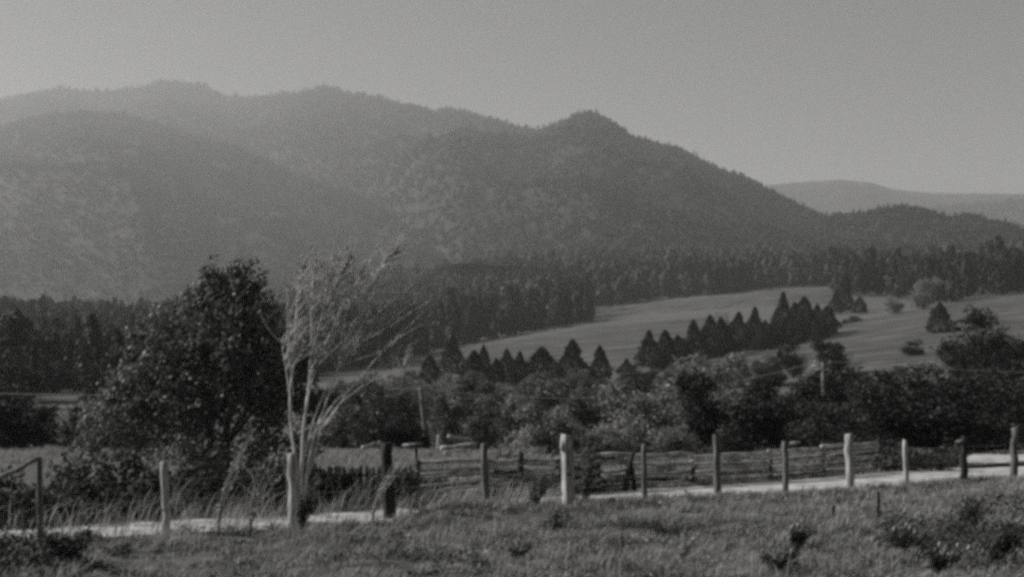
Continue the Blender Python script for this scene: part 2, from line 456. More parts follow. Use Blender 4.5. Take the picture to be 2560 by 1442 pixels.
SHR = {}
for kind, mt in (('pale', 'leaf_pale'), ('mid', 'leaf_mid'), ('dark', 'leaf_dark'), ('dusk', 'leaf_dusk')):
    SHR[kind] = [make_shrub(kind + '_shrub', M[mt], 40 + i * 7 + len(kind), 5600, 0.042) for i in range(5)]
shrubs = [  # px, py top, Y, width px, kind, name, label
    (1790, 884, 47, 300, 'pale', 'willow_shrub', 'tall pale rounded shrub with a dark right side, left of the telephone pole'),
    (1748, 925, 43.5, 120, 'dark', 'dark_shrub', 'dark narrow shrub added for the shady gap in front of the tall pale rounded shrub'),  # added dark foliage that paints the dark gap between pale shrubs
    (1880, 945, 42.5, 150, 'dark', 'dark_shrub', 'dark shrub shading the grass just right of the tall pale shrub'),
    (1615, 955, 42, 230, 'pale', 'garden_shrub', 'wide pale shrub behind the forked leaning post'),
    (1480, 972, 46, 170, 'mid', 'garden_shrub', 'grey shrub behind and right of the thick squared post'),
    (1372, 1012, 41, 190, 'pale', 'garden_shrub', 'low soft pale round shrub above the thick squared post'),
    (1270, 968, 52, 140, 'mid', 'garden_shrub', 'grey shrub between the low round shrub and the wind blown weeds'),
    (1190, 985, 50, 130, 'mid', 'garden_shrub', 'ragged grey shrub behind the lumber in the yard'),
    (1118, 985, 47, 100, 'mid', 'garden_shrub', 'narrow upright shrub just right of the leaning utility pole'),
    (1015, 1030, 45.5, 120, 'dark', 'dark_shrub', 'black low shrub at the foot of the leaning utility pole'),
    (932, 942, 50, 170, 'mid', 'garden_shrub', 'broad grey shrub right of the pale sapling'),
    (862, 985, 46, 130, 'mid', 'garden_shrub', 'grey shrub seen through the stems of the pale sapling'),
    (1510, 1085, 36, 110, 'dark', 'dark_shrub', 'small dark shrub behind the leafy weed by the thick post'),
    (1545, 1060, 39, 130, 'pale', 'garden_shrub', 'small pale shrub in front of the wide pale shrub'),
    (1690, 1050, 39, 120, 'pale', 'garden_shrub', 'low pale shrub spilling into the grass below the dark narrow shrub'),
    (1985, 852, 150, 84, 'dark', 'round_tree', 'small dark round tree in the field, upper left of the telephone pole'),
    (2082, 850, 150, 100, 'dark', 'round_tree', 'dark round tree in the field right behind the telephone pole top'),
    (2030, 925, 74, 260, 'dark', 'dark_shrub', 'wide dark shrub behind the telephone pole'),
    (2150, 925, 88, 150, 'dark', 'dark_shrub', 'dark shrub right of the telephone pole below the field'),
    (1940, 950, 52, 150, 'dusk', 'garden_shrub', 'grey shrub between tall pale shrub and telephone pole'),
    (2065, 1000, 44, 220, 'dusk', 'garden_shrub', 'grey leafy shrub hiding the foot of the telephone pole'),
    (2225, 945, 56, 240, 'dusk', 'garden_shrub', 'dusky shrub behind the tall pale smooth post'),
    (2330, 950, 43, 330, 'dark', 'dark_tree', 'broad black tree over the road behind the short pale post'),
    (2452, 764, 128, 185, 'dark', 'round_tree', 'big black round tree standing in the right hand field'),
    (2400, 850, 120, 120, 'dark', 'dark_shrub', 'dark shrub at the left foot of the big black round tree'),
    (2560, 850, 90, 110, 'dark', 'dark_tree', 'dark tree cut by the right edge, below the right field'),
    (2490, 950, 55, 220, 'dusk', 'garden_shrub', 'dusky shrub above the second strip of road'),
    (2390, 1000, 47, 150, 'dark', 'dark_shrub', 'black shrub between the broad black tree and the second road strip'),
    (2280, 848, 185, 62, 'dark', 'round_tree', 'small dark round tree alone in the right field'),
    (2150, 1060, 41, 160, 'dark', 'dark_shrub', 'dark low shrub behind the tall pale smooth post'),
    (1840, 1075, 39, 120, 'dark', 'dark_shrub', 'dark low shrub behind the rail fence below the tall pale shrub'),
    (55, 1000, 47, 220, 'dark', 'dark_shrub', 'black shrub at the left edge under the forest'),
    (190, 1015, 44, 130, 'dark', 'dark_shrub', 'black shrub between the left edge and the big leafy bush'),
    (-120, 1010, 46, 200, 'dark', 'dark_shrub', 'black shrub just outside the left edge'),
]
for i, (px, pt, Y, wpx, kind, nm, lb) in enumerate(shrubs):
    x, h = at_top(px, pt, Y)
    place(SHR[kind], i, nm, x, Y, h * 1.02, wpx / F * Y * 1.28, lb, 'tree' if 'tree' in nm else 'shrub', 'dark shrubs below the field' if nm == 'dark_shrub' else ('garden shrubs beyond the yard' if nm == 'garden_shrub' else None))

# rougher scrub filling the hollow between yard and cedars
rs = np.random.default_rng(77)
for i in range(150):
    pxs = rs.uniform(830, 2560); Y = math.sqrt(rs.uniform(56 ** 2, 150 ** 2))
    if 1940 < pxs and Y > 90: continue
    xx = (pxs - HX) / F * Y; hh = rs.uniform(1.0, 2.2) + (2.1 if Y < 95 else 0.3)
    place(SHR[['mid', 'pale', 'mid', 'dark'][i % 4] if pxs < 1900 else ['dusk', 'dark', 'dark'][i % 3]], i, 'hollow_bush', xx, Y, hh, (hh + 0.8) * rs.uniform(1.0, 1.5), 'leafy bush in the tangled hollow between the yard and the cedars', 'bush', 'bushes filling the hollow')
for i in range(64):
    pxs = rs.uniform(-80, 470); Y = rs.uniform(60, 170)
    if 70 < pxs < 220 and Y < 160 and rs.uniform() < 0.8: continue
    xx = (pxs - HX) / F * Y; hh = rs.uniform(2.4, 4.4) * (1 if Y < 110 else 1.3)
    place(SHR['dark'], i, 'thicket_bush', xx, Y, hh, hh * 1.3, 'dark bush of the thicket at left under the forest', 'bush', 'dark thicket at left')
# brush between the hollow and the cedars, and dark round trees mixed into the climbing band
for i in range(54):
    pxs = rs.uniform(985, 1960); Y = rs.uniform(150, 205) if pxs < 1640 else rs.uniform(170, np.interp(pxs, [1640, 1960], [225, 245]))
    xx = (pxs - HX) / F * Y; hh = rs.uniform(1.2, 2.8)
    place(SHR[['mid', 'dusk', 'pale', 'dusk'][i % 4]], i, 'brush_bush', xx, Y, hh, hh * rs.uniform(1.1, 1.9), 'low ragged brush at the feet of the dark cedars', 'bush', 'brush at the feet of the cedars')
for i, (px, pt, Y) in enumerate([(1650, 862, 228), (1712, 840, 240), (1768, 812, 262), (1828, 802, 266), (1868, 792, 276), (1904, 806, 268), (1950, 790, 282), (2000, 770, 292), (2056, 784, 290), (1222, 896, 196), (1288, 900, 198), (1396, 912, 196)]):
    x, h = at_top(px, pt, Y)
    place(SHR['dark'], i, 'round_dark_tree', x, Y, h, h * 0.8, 'dark broad crowned tree standing among the pointed cedars', 'tree', 'broad crowned trees among the cedars')
# scrub along the lower field edge
scr = [(985, 925), (1020, 932), (1055, 940), (1110, 925), (1150, 940), (1225, 935), (1255, 940), (1320, 945), (1395, 948), (1470, 935), (1540, 930), (1590, 922), (1645, 915), (1690, 880), (1735, 870), (1800, 860), (1850, 850), (1900, 862)]
for i, (px, pt) in enumerate(scr):
    Y = 118 + (i * 37 % 29)
    x, h = at_top(px, pt + 22, Y)
    place(SHR['mid' if i % 3 else 'pale'], i, 'scrub_bush', x, Y, max(h, 1.0) * 0.85, 3.0 + (i % 4) * 0.6, 'rounded grey scrub bush in the ragged line in front of the cedars', 'bush', 'scrub bushes in front of the cedars')

CED = [make_conifer('cedar', M['needle'], 60 + i, 2300, 0.085, blunt=[0.7, 1.0, 0.8, 0.9, 0.75, 1.1][i]) for i in range(6)]
cedars = [(1075, 888, 215, 60), (1130, 850, 262, 58), (1185, 872, 200, 50), (1207, 867, 240, 44), (1238, 889, 205, 56), (1268, 882, 240, 46), (1300, 880, 212, 58), (1357, 868, 212, 68), (1432, 861, 200, 74), (1462, 902, 196, 64), (1500, 869, 216, 56), (1565, 892, 232, 46),
          (1622, 839, 250, 52), (1664, 828, 232, 58), (1697, 838, 242, 60), (1735, 811, 262, 54), (1775, 783, 285, 48), (1806, 800, 258, 62), (1842, 770, 292, 52), (1886, 783, 285, 60), (1914, 802, 272, 56), (1936, 792, 292, 58), (1960, 744, 312, 56), (1986, 752, 302, 54), (2012, 748, 314, 58), (2042, 752, 303, 60), (2068, 775, 310, 54)]
ordw = ['first', 'second', 'third', 'fourth', 'fifth', 'sixth', 'seventh', 'eighth', 'ninth', 'tenth', 'eleventh', 'twelfth', 'thirteenth', 'fourteenth', 'fifteenth']
for i, (px, pt, Y, wpx) in enumerate(cedars):
    x, h = at_top(px, pt, Y)
    if i < 7: lb = 'dark cedar, %s from the left in the crowded clump before the pale field edge' % ordw[i]
    elif i < 12: lb = ['pointed dark cedar standing clear against the field right of the crowded clump', 'broadest tall cedar of those standing against the grey field', 'short cedar leaning on the right side of the broadest field cedar',
                       'slim pointed cedar right of the broadest field cedar', 'smallest cedar, alone against the grey field'][i - 7]
    else: lb = 'dark cedar, %s from the left in the band climbing to the right' % ordw[i - 12]
    place(CED, i * 3 + i // 4, 'cedar_tree', x, Y, h * [1.0, 1.12, 0.95, 1.06, 0.9, 1.15, 1.02][i % 7], wpx / F * Y * (1.1 + 0.35 * ((i * 7) % 5) / 4), lb, 'tree', 'cedars in front of the fields', lean=0.06 * ((i * 5) % 7 - 3) / 3)
for i, (px, pt, Y) in enumerate([(1640, 868, 238), (1680, 862, 236), (1715, 850, 246), (1755, 832, 256), (1785, 822, 266), (1822, 815, 272), (1860, 806, 280), (1900, 815, 282), (1925, 812, 282), (1948, 790, 290), (1974, 775, 296), (1998, 780, 296), (2026, 772, 298), (2054, 782, 296), (2040, 800, 285), (2000, 806, 284)]):
    x, h = at_top(px, pt, Y)
    place(CED, i * 5, 'young_cedar', x, Y, h * (0.92 + 0.03 * (i % 5)), h * 0.55, 'low young cedar filling the gaps in the dark band that climbs to the right', 'tree', 'young cedars in the climbing band')
for i, p_ in enumerate(np.linspace(1945, 2150, 13)):
    yy = np.interp(p_, [1945, 2000, 2150], [868, 836, 803]); Y = on_ground(p_, yy, 100) - 2
    place(SHR['dark'], i, 'hedge_bush', (p_ - HX) / F * Y, Y, 1.3 + (i % 3) * 0.5, 2.6 + (i % 4) * 0.5, 'small dark bush in the hedge line between the two fields', 'bush', 'hedge line between the fields')
for (px, pt, Y, wpx, lb) in [(2350, 758, 262, 70, 'tall pointed dark evergreen left of the big black round tree'), (2112, 690, 420, 52, 'dark evergreen at the left end of the right field boundary'),
                             (2150, 742, 400, 44, 'slim evergreen behind the right field boundary'), (2090, 730, 410, 40, 'small evergreen beside the upper field corner')]:
    x, h = at_top(px, pt, Y)
    place(CED, 0, 'evergreen_tree', x, Y, h, wpx / F * Y * 0.95, lb, 'tree')
x, h = at_top(2310, 694, 375)
place(SHR['pale'], 1, 'pale_tree', x, 375, h, 110 / F * 375, 'pale round tree at the forest edge above the right field', 'tree')
x, h = at_top(2235, 735, 370)
place(SHR['pale'], 2, 'pale_tree', x, 370, h, 60 / F * 370, 'smaller pale tree left of the pale round tree', 'tree')

# ------------------------------------------------------------------ forest belt
def forest_proto(seed, n, size, evergreen):
    rng = np.random.default_rng(seed)
    m = Mesh()
    if evergreen:
        h = rng.uniform(0.1, 1.0, n); R = 0.5 * np.clip(1.04 - h, 0, 1) ** 0.65
    else:
        h = rng.uniform(0.12, 1.0, n); R = 0.5 * np.sqrt(np.clip(1 - ((h - 0.55) / 0.46) ** 2, 0, 1)) + 0.05
    a = rng.uniform(0, 6.283, n)
    r = R * (0.7 + 0.6 * vnoise(a * 1.6 + seed, h * 6, seed)) * rng.uniform(0.3, 1, n) ** 0.5
    P = np.stack([np.cos(a) * r, np.sin(a) * r, h], 1)
    nn = unit(np.stack([np.cos(a), np.sin(a), np.full(n, 0.6)], 1) + rng.normal(0, 0.5, (n, 3)))
    t = unit(rng.normal(size=(n, 3))); b = unit(np.cross(nn, t)); t = np.cross(b, nn)
    s = (size * rng.uniform(0.6, 1.4, n))[:, None]
    sc = np.array([1.0, 1.0, 0.34])     # drawn at unit size: real trees are about three times taller than wide
    v = np.stack([P - t * s * 0.5 * sc, P + b * s * 0.4 * sc, P + t * s * 0.5 * sc, P - b * s * 0.4 * sc], 1)
    return v


FOR_V = [forest_proto(80 + i, 520, 0.22, i % 3 != 0) for i in range(6)]
LOW_V = [forest_proto(90 + i, 70, 0.5, i % 3 != 0) for i in range(6)]
FOR = []
for i, v in enumerate(FOR_V):
    m = Mesh(); m.add(v, np.arange(len(v) * 4).reshape(-1, 4))
    tube(m, [(0, 0, -0.03), (0, 0, 0.45)], [0.03, 0.02], 5)
    FOR.append(m.data('forest_tree', M['forest']))

rng = np.random.default_rng(11)
spots = []


def scatter(region, n, y0f, y1, pxa, pxb, hmin, hmax):
    k = 0
    while k < n:
        px = rng.uniform(pxa, pxb); y0 = y0f(px)
        Y = math.sqrt(rng.uniform(y0 ** 2, y1 ** 2))
        hh = rng.uniform(hmin, hmax) * (1.25 if rng.uniform() < 0.1 else 1) * min(1, 0.2 + Y / 420)
        spots.append((region, (px - HX) / F * Y, Y, hh, rng.uniform(0.75, 1.3)))
        k += 1


scatter('left', 4600, lambda p: float(np.interp(p, [-150, 88, 92, 198, 202, 420, 600, 900, 1000], [125, 125, 170, 170, 125, 130, 230, 300, 330])), 680, -150, 1000, 6, 15)
scatter('left', 1500, lambda p: 660.0, 1400, 640, 1010, 9, 16)
top_y = lambda p: float(np.interp(p, np.linspace(962, 1830, 120), t1)) + 8
scatter('center', 5200, lambda p: top_y(p) if p < 1480 else float(edge([(1480, 775), (1640, 750), (1800, 739), (1950, 721), (2110, 720)], p)) + 8, 1150, 965, 2110, 7, 18)
px3 = np.linspace(2080, 2800, 60); e3 = edge([(2080, 745), (2200, 745), (2330, 768), (2560, 737), (2900, 722)], px3)
scatter('right', 2600, lambda p: float(np.interp(p, px3, e3)) + 12, 1100, 2080, 2760, 9, 18)
labels = {'left': 'dark tree in the shaded forest at left, below the spur', 'center': 'grey tree of the forest belt above the mown field', 'right': 'dark tree of the forest behind the right field'}
ok = []
for s in spots:
    pxs = HX + s[1] / s[2] * F
    if 1480 < pxs < 1760 and s[2] < 470: continue
    ok.append(s)
ok.sort(key=lambda s: -s[3] / s[2] - (10 if (-40 < HX + s[1] / s[2] * F < 2600) else 0))
# nearest trees in each region as single things; the rest is one mass
quota = {'left': 90, 'center': 120, 'right': 80}
rest = {'left': Mesh(), 'center': Mesh(), 'right': Mesh()}
for q, (reg, x, Y, h, wf) in enumerate(ok):
    z = float(gz(x, Y)); wd = h * 0.34 * wf
    if reg == 'center': wd *= 1.05
    if quota[reg] > 0 and -20 < HX + x / Y * F < 2580:
        quota[reg] -= 1
        o = link('forest_tree', FOR[q % 6], None, (x, Y, z - 0.3)); o.scale = (wd, wd, h); o.rotation_euler = (0, 0, rng.uniform(0, 6.28))
        tag(o, labels[reg], 'tree', 'trees of the %s forest' % {'left': 'left hand', 'center': 'middle', 'right': 'right hand'}[reg])
    else:
        v = LOW_V[q % 6] * np.array([wd, wd, h]) + np.array([x, Y, z - 0.3])
        rest[reg].add(v, np.arange(len(v) * 4).reshape(-1, 4))
for reg, lb in (('left', 'shaded mass of forest behind the first trees at left'), ('center', 'grey mass of forest under the long ridge'), ('right', 'dark mass of forest at right under the far hills')):
    tag(link('forest', rest[reg].data('forest', M['forest'])), lb, 'forest', kind='stuff')


# canopy on the mountains: one mass of small tree crowns per mountain
def canopy(S, n, hmin, hmax, seed, label, dens_seed, low=0):
    rng = np.random.default_rng(seed)
    R, C = S['X'].shape
    i = rng.uniform(S['nrow'] * 0.16, S['nrow'] + 1.0, n); j = rng.uniform(0, C - 1.01, n)
    edge_n = n // 7
    i[:edge_n] = S['nrow'] - 1 + rng.uniform(-1.2, 0.6, edge_n)
    a, b = i.astype(int), j.astype(int); u, v = i - a, j - b
    def smp(A): return (A[a, b] * (1 - v) + A[a, b + 1] * v) * (1 - u) + (A[a + 1, b] * (1 - v) + A[a + 1, b + 1] * v) * u
    x, y, z = smp(S['X']), smp(S['Y']), smp(S['z'])
    keep = (fbm(x * 0.006, y * 0.006, dens_seed, 4) > -0.36 + 0.12 * low * np.clip(1 - (i / S['nrow']) * 1.5, 0, 1))
    pxx = HX + x / y * F; pyy = HY - (z - EYE) / y * F
    for (cx, cy, rx, ry, sl) in BARE:
        keep &= (((pxx - cx - sl * (pyy - cy)) / rx) ** 2 + ((pyy - cy) / ry) ** 2) > 1
    x, y, z = x[keep], y[keep], z[keep]; k = len(x)
    h = rng.uniform(hmin, hmax, k) * np.clip(y / 2300, 0.6, 1.7); w = h * rng.uniform(0.28, 0.5, k)
    tall = rng.uniform(0, 1, k) < np.where(i[keep] > S['nrow'] - 2.4, 0.22, 0.12); h[tall] *= 1.65; w[tall] *= 0.65
    q = 8
    d = unit(rng.normal(size=(k, q, 3))); d[..., 2] = np.abs(d[..., 2]) * 0.9 + 0.1
    P = np.stack([x, y, z + h * 0.45], 1)[:, None] + d * np.stack([w, w, h * 0.5], 1)[:, None] * rng.uniform(0.5, 1, (k, q, 1))
    P = P.reshape(-1, 3); nn = unit(d.reshape(-1, 3) + rng.normal(0, 0.35, (k * q, 3)))
    t = unit(np.cross(nn, rng.normal(size=nn.shape))); b = np.cross(nn, t)
    s = np.repeat(w, q)[:, None] * 0.75
    vv = np.stack([P - t * s, P - b * s, P + t * s, P + b * s], 1)
    m = Mesh(); m.add(vv, np.arange(len(P) * 4).reshape(-1, 4))
    return tag(link('mountain_forest', m.data('mountain_forest', M['canopy'])), label, 'forest', kind='stuff')


BARE = [(1690, 425, 16, 26, -0.4), (1706, 497, 12, 28, -0.6), (1860, 632, 45, 7, 0), (1985, 628, 26, 7, -1), (2120, 622, 60, 6, 0), (640, 452, 50, 4, 0), (190, 610, 22, 10, 0.2), (1040, 530, 30, 14, 0), (620, 600, 26, 22, -0.4), (700, 540, 30, 9, -0.5), (1215, 495, 14, 10, 0), (1270, 410, 16, 12, 0)]
canopy(MAIN, 46000, 7, 14, 3, 'tree cover of the long mountain ridge', 61)
canopy(SPUR, 26000, 6, 13, 4, 'tree cover of the darker spur', 71, 1)
canopy(FAR2, 5000, 10, 16, 5, 'tree cover of the lower grey hill at far right', 81)

# ------------------------------------------------------------------ the big bush and the sapling
rng = np.random.default_rng(5)
Yb = 29.0


def lobe(px, py, r, Y=Yb, ry=None):
    c = W(px, py, Y); R = r / F * Y
    return (c[0], c[1], c[2], R, R if ry is None else ry, R)


bb = W(560, 1220, Yb); base = np.array([bb[0], Yb, float(gz(bb[0], Yb))])
lobes = [lobe(575, 905, 165), lobe(565, 765, 88), lobe(600, 800, 80), lobe(500, 830, 95), lobe(410, 880, 100), lobe(370, 950, 90), lobe(470, 960, 120), lobe(650, 930, 95), lobe(690, 960, 80), lobe(600, 1060, 150), lobe(440, 1070, 120),
         lobe(330, 1040, 95), lobe(250, 1080, 62), lobe(300, 980, 45), lobe(345, 900, 45), lobe(720, 1070, 95), lobe(540, 710, 34), lobe(620, 735, 30), lobe(600, 700, 22), lobe(505, 745, 36), lobe(440, 800, 40), lobe(355, 860, 40), lobe(660, 840, 45), lobe(735, 880, 40), lobe(780, 990, 60)]
lobes = [(l[0] - base[0], l[1] - base[1], l[2] - base[2]) + l[3:] for l in lobes]
e = empty('leafy_bush', base, 'big dark leafy bush with glinting leaves, left of the pale sapling', 'bush')
m = Mesh(); lobed_crown(m, lobes, 38000, 0.115, rng, 0.45, 1.0, 34, 0.13, 0.5)
ld_ = np.array(lobes)
for k in range(420):      # loose sprays that break the outline
    l = ld_[rng.integers(len(ld_))]; d = unit(rng.normal(size=3) + np.array([0, 0, 0.25])); p0 = l[:3] + d * l[3:] * 0.85
    q = rng.uniform(0, 1, 22)[:, None]
    P = p0 + (d * 0.5 + np.array(WIND) * 0.5) * rng.uniform(0.25, 0.65) * q + rng.normal(0, 0.05, (22, 3))
    leaf_quads(m, P, np.tile(d, (22, 1)), 0.115, 0.45, WIND, 1.2, rng)
link('crown', m.data('leafy_bush_crown', M['leaf_bush']), e)
m = Mesh()
tube(m, [(0, 0, -0.1), (0.05, 0, 1.0), (0.1, 0, 2.4), (0.1, 0, 3.6)], [0.14, 0.11, 0.07, 0.02], 8)
for k in range(9):
    a = rng.uniform(0, 6.28); h = rng.uniform(0.3, 1.6)
    tube(m, [(0.03, 0, h), (math.cos(a) * 0.7, math.sin(a) * 0.7, h + 0.8), (math.cos(a) * 1.4, math.sin(a) * 1.2, h + 1.5)], [0.06, 0.04, 0.012], 6)
link('trunk', m.data('leafy_bush_trunk', M['bark']), e)

Ys = 22.0
sb = W(752, 1312, Ys); sb[2] = float(gz(sb[0], Ys))
e = empty('sapling', sb, 'slender pale sapling of several stems bent by wind, sparse leaves', 'tree')
stems = [
    ([(748, 1318), (746, 1220), (736, 1130), (726, 1060), (724, 985), (734, 905), (740, 800), (748, 700), (760, 655)], 0.050),
    ([(722, 985), (718, 935), (708, 890), (705, 850)], 0.022),
    ([(752, 1318), (754, 1220), (754, 1130), (762, 1038), (772, 976), (777, 893), (779, 789), (783, 690), (792, 650)], 0.052),
    ([(756, 1318), (764, 1200), (778, 1113), (799, 1055), (824, 976), (853, 905), (882, 826), (915, 735), (950, 670), (985, 632)], 0.042),
    ([(752, 1300), (757, 1117), (803, 1051), (849, 988), (899, 955), (950, 925), (985, 900)], 0.026),
    ([(855, 900), (880, 860), (908, 826), (962, 789), (1010, 765)], 0.026),
    ([(776, 893), (800, 820), (820, 760), (845, 700), (868, 660)], 0.024),
    ([(768, 1190), (790, 1100), (835, 1030), (880, 965), (955, 880), (990, 850)], 0.020),
    ([(766, 1120), (785, 1040), (835, 930), (900, 852), (975, 815)], 0.020),
    ([(764, 1020), (790, 910), (842, 800), (880, 730), (925, 660)], 0.022),
    ([(734, 990), (722, 880), (716, 800), (722, 730)], 0.018),
    ([(790, 1090), (850, 1005), (925, 952), (1010, 925)], 0.017),
    ([(772, 976), (792, 860), (812, 750), (830, 650)], 0.020),
    ([(764, 1200), (790, 1140), (800, 1060), (838, 1000), (860, 985)], 0.018),
]
trunk, twigs, leafm = Mesh(), Mesh(), Mesh()
wood_pts = []
for si, (pts, r) in enumerate(stems):
    dy = [0, 0.1, 0.15, -0.1, -0.2, -0.15, 0.25, 0.1, -0.3, 0.3, -0.25, 0.35, 0.2, -0.35][si]
    P = np.array([W(p[0], p[1], Ys + dy * (i / max(1, len(pts) - 1))) for i, p in enumerate(pts)]) - sb
    n = 4 * len(P); tt = np.linspace(0, len(P) - 1, n)
    Q = np.stack([np.interp(tt, np.arange(len(P)), P[:, k]) for k in range(3)], 1)
    for _ in range(3): Q[1:-1] = (Q[:-2] + 2 * Q[1:-1] + Q[2:]) / 4
    tube(trunk, Q + rng.normal(0, r * 0.08, Q.shape), np.linspace(r * 0.66, r * 0.27, n), 7, rng, 0.12)
    for q in range(n):
        hpx = HY - (Q[q, 2] + sb[2] - EYE) / Ys * F
        if hpx < 930: wood_pts.extend([Q[q]] * (1 if hpx > 760 else 2))
wood_pts = np.array(wood_pts)
for k in range(330):
    s = wood_pts[rng.integers(len(wood_pts))] + rng.normal(0, 0.01, 3)
    side = rng.choice([-1, 1, 1, 1])
    d = unit(np.array([0.6 * side + 0.2, rng.normal(0, 0.5), 0.95]) + rng.normal(0, 0.42, 3))
    ln = rng.uniform(0.3, 0.85) * (0.6 if s[2] + sb[2] > W(0, 720, Ys)[2] else 1)
    if rng.uniform() < 0.5: d = unit(d + np.array([0.1, 0, 0.9]))
    t = np.linspace(0, 1, 5)[:, None]
    bend = np.array([0.28, 0, 0.05]) * ln
    Q = s + d * ln * t + bend * t ** 2
    tube(twigs, Q, np.linspace(0.010, 0.004, 5), 4, cap=False)
    nl = rng.integers(1, 5)
    u = rng.uniform(0.2, 1.05, nl)[:, None]
    P = s + d * ln * u + bend * u ** 2 + rng.normal(0, 0.035, (nl, 3))
    leaf_quads(leafm, P, np.tile([0, -0.4, 0.6], (nl, 1)), 0.10, 0.34, WIND, 1.0, rng)
link('trunk', trunk.data('sapling_trunk', M['bark_pale'], True), e)
link('twigs', twigs.data('sapling_twigs', M['twig']), e)
link('crown', leafm.data('sapling_crown', M['leaf_sap']), e)


# ------------------------------------------------------------------ fence posts along the road
def post_mesh(name, base, top, r, mat, sides, seed, square=False, depth=0.25):
    """rough hewn post between two points (local to the base), slightly crooked"""
    rng = np.random.default_rng(seed)
    b = np.array([0, 0, -depth]); t = np.array(top) - np.array(base)
    n = 9
    u = np.linspace(0, 1, n)[:, None]
    P = b + (t - b) * u; P[1:-1, :2] += rng.normal(0, r * 0.12, (n - 2, 2))
    th = np.arange(sides) / sides * 2 * math.pi + (math.pi / 4 if square else 0) + (-0.25 if square else 0)
    if square:   # squared with worn corners
        th = np.concatenate([[a - 0.16, a + 0.16] for a in np.arange(4) * math.pi / 2 + math.pi / 4 + 0.44])
    k = len(th)
    R = np.linspace(r * 1.1, r * 0.95, n)[:, None] * rng.uniform(0.93, 1.07, (n, k)) * (1.15 if square else 1)
    v = np.stack([P[:, 0:1] + np.cos(th) * R, P[:, 1:2] + np.sin(th) * R, np.repeat(P[:, 2:3], k, 1)], -1)
    v[-1, :, 2] += rng.uniform(-0.4, 0.4) * np.cos(th) * r + rng.uniform(-0.15, 0.15, k) * r     # sloping sawn top
    i, j = np.meshgrid(np.arange(n - 1), np.arange(k), indexing='ij'); i, j = i.ravel(), j.ravel(); j2 = (j + 1) % k
    q = np.stack([i * k + j, i * k + j2, (i + 1) * k + j2, (i + 1) * k + j], 1)
    vv = np.concatenate([v.reshape(-1, 3), v[-1].mean(0, keepdims=True) + [[0, 0, 0.1 * r]]])
    j = np.arange(k)
    cap = np.stack([(n - 1) * k + j, (n - 1) * k + (j + 1) % k, np.full(k, n * k)], 1)
    m = Mesh(); m.add(vv, q, cap)
    return m.data(name, mat)


posts = [  # px top, py top, px base, py base, width px, material, squared, label
    (98, 1142, 101, 1345, 15, 'wood_grey', False, 'thin grey fence post at far left with a rail leaning on it'),
    (409, 1155, 420, 1342, 20, 'wood_pale', False, 'bright pale fence post leaning slightly left, alone in the tall weeds'),
    (730, 1133, 738, 1325, 27, 'wood_pale', False, 'broad pale fence post against the stems of the sapling'),
    (968, 1106, 974, 1303, 27, 'wood_dark', True, 'black squared fence post right of the sapling'),
    (1210, 1108, 1217, 1275, 17, 'wood_grey', False, 'grey round fence post beside the wind blown weeds'),
    (1418, 1088, 1421, 1266, 28, 'wood_pale', True, 'thickest squared fence post with a chipped bright left edge'),
    (1610, 1108, 1612, 1258, 13, 'wood_grey', False, 'thin grey fence post right of the forked leaning post'),
    (1790, 1088, 1796, 1248, 18, 'wood_grey', False, 'grey fence post with a bright top in front of the dark shrub'),
    (1962, 1103, 1966, 1242, 15, 'wood_grey', False, 'slim fence post with a pale board at its top'),
    (2121, 1085, 2128, 1232, 21, 'wood_pale', False, 'tall smooth pale fence post right of the slim post with board'),
    (2263, 1100, 2268, 1214, 13, 'wood_pale', False, 'short pale fence post before the broad black tree'),
    (2412, 1090, 2408, 1214, 18, 'wood_dark', False, 'black round fence post at the left end of the dark rail'),
    (2537, 1068, 2532, 1200, 18, 'wood_grey', False, 'grey fence post nearest the right edge'),
]
for k, (ptx, pty, pbx, pby, wpx, mt, sq, lb) in enumerate(posts):
    Y = float(fence_y(pbx)); b = W(pbx, pby, Y); b[2] = float(gz(b[0], Y)); t = W(ptx, pty, Y)
    r = wpx / F * Y * 0.5
    e = empty('fence_post', b, lb, 'fence post', 'posts of the roadside fence')
    link('shaft', post_mesh('post_shaft', b, t, r, M[mt], 10, 200 + k, sq), e)
    if k == 5:    # split slab and knot on the thick post
        m = Mesh(); tl = t - b
        tube(m, [tl + (-r * 0.75, -r * 0.3, -0.30), tl + (-r * 0.7, -r * 0.3, -0.12), tl + (-r * 0.35, -r * 0.1, 0.02)], [r * 0.55, r * 0.5, r * 0.3], 6, rng, 0.1)
        link('split_slab', m.data('post_slab', M['wood_pale']), e)
        m = Mesh(); kz = tl[2] * 0.47
        tube(m, [(0.0, -r * 0.9, kz), (0.01, -r * 1.3, kz + 0.01)], [r * 0.35, r * 0.2], 7, rng, 0.1)
        link('knot', m.data('post_knot', M['wood_dark']), e)
    if k == 8:
        m = Mesh(); tl = t - b
        tube(m, [tl + (r, -0.02, -0.07), tl + (0.36, 0.1, -0.02)], [0.05, 0.035], 5, rng, 0.1)
        link('board', m.data('post_board', M['wood_pale']), e)
    if k == 11:
        m = Mesh(); tl = t - b
        tube(m, [tl + (-r * 0.6, -0.03, -0.10), tl + (-r * 2.6, -0.03, -0.13)], [0.04, 0.02], 5, rng, 0.1)
        link('splinter', m.data('post_splinter', M['wood_pale']), e)


def bar(name, a, b, ra, rb, mat, label, cat, group=None, sides=7, sag=0.0):
    a, b = np.array(a, float), np.array(b, float)
    u = np.linspace(0, 1, 7)[:, None]
    P = (b - a) * u + np.array([0, 0, -sag]) * 4 * u * (1 - u); P[1:-1] += RNG.normal(0, ra * 0.25, (5, 3))
    m = Mesh(); tube(m, P, np.linspace(ra, rb, 7), sides, RNG, 0.12)
    return tag(link(name, m.data(name, mat), None, a), label, cat, group)


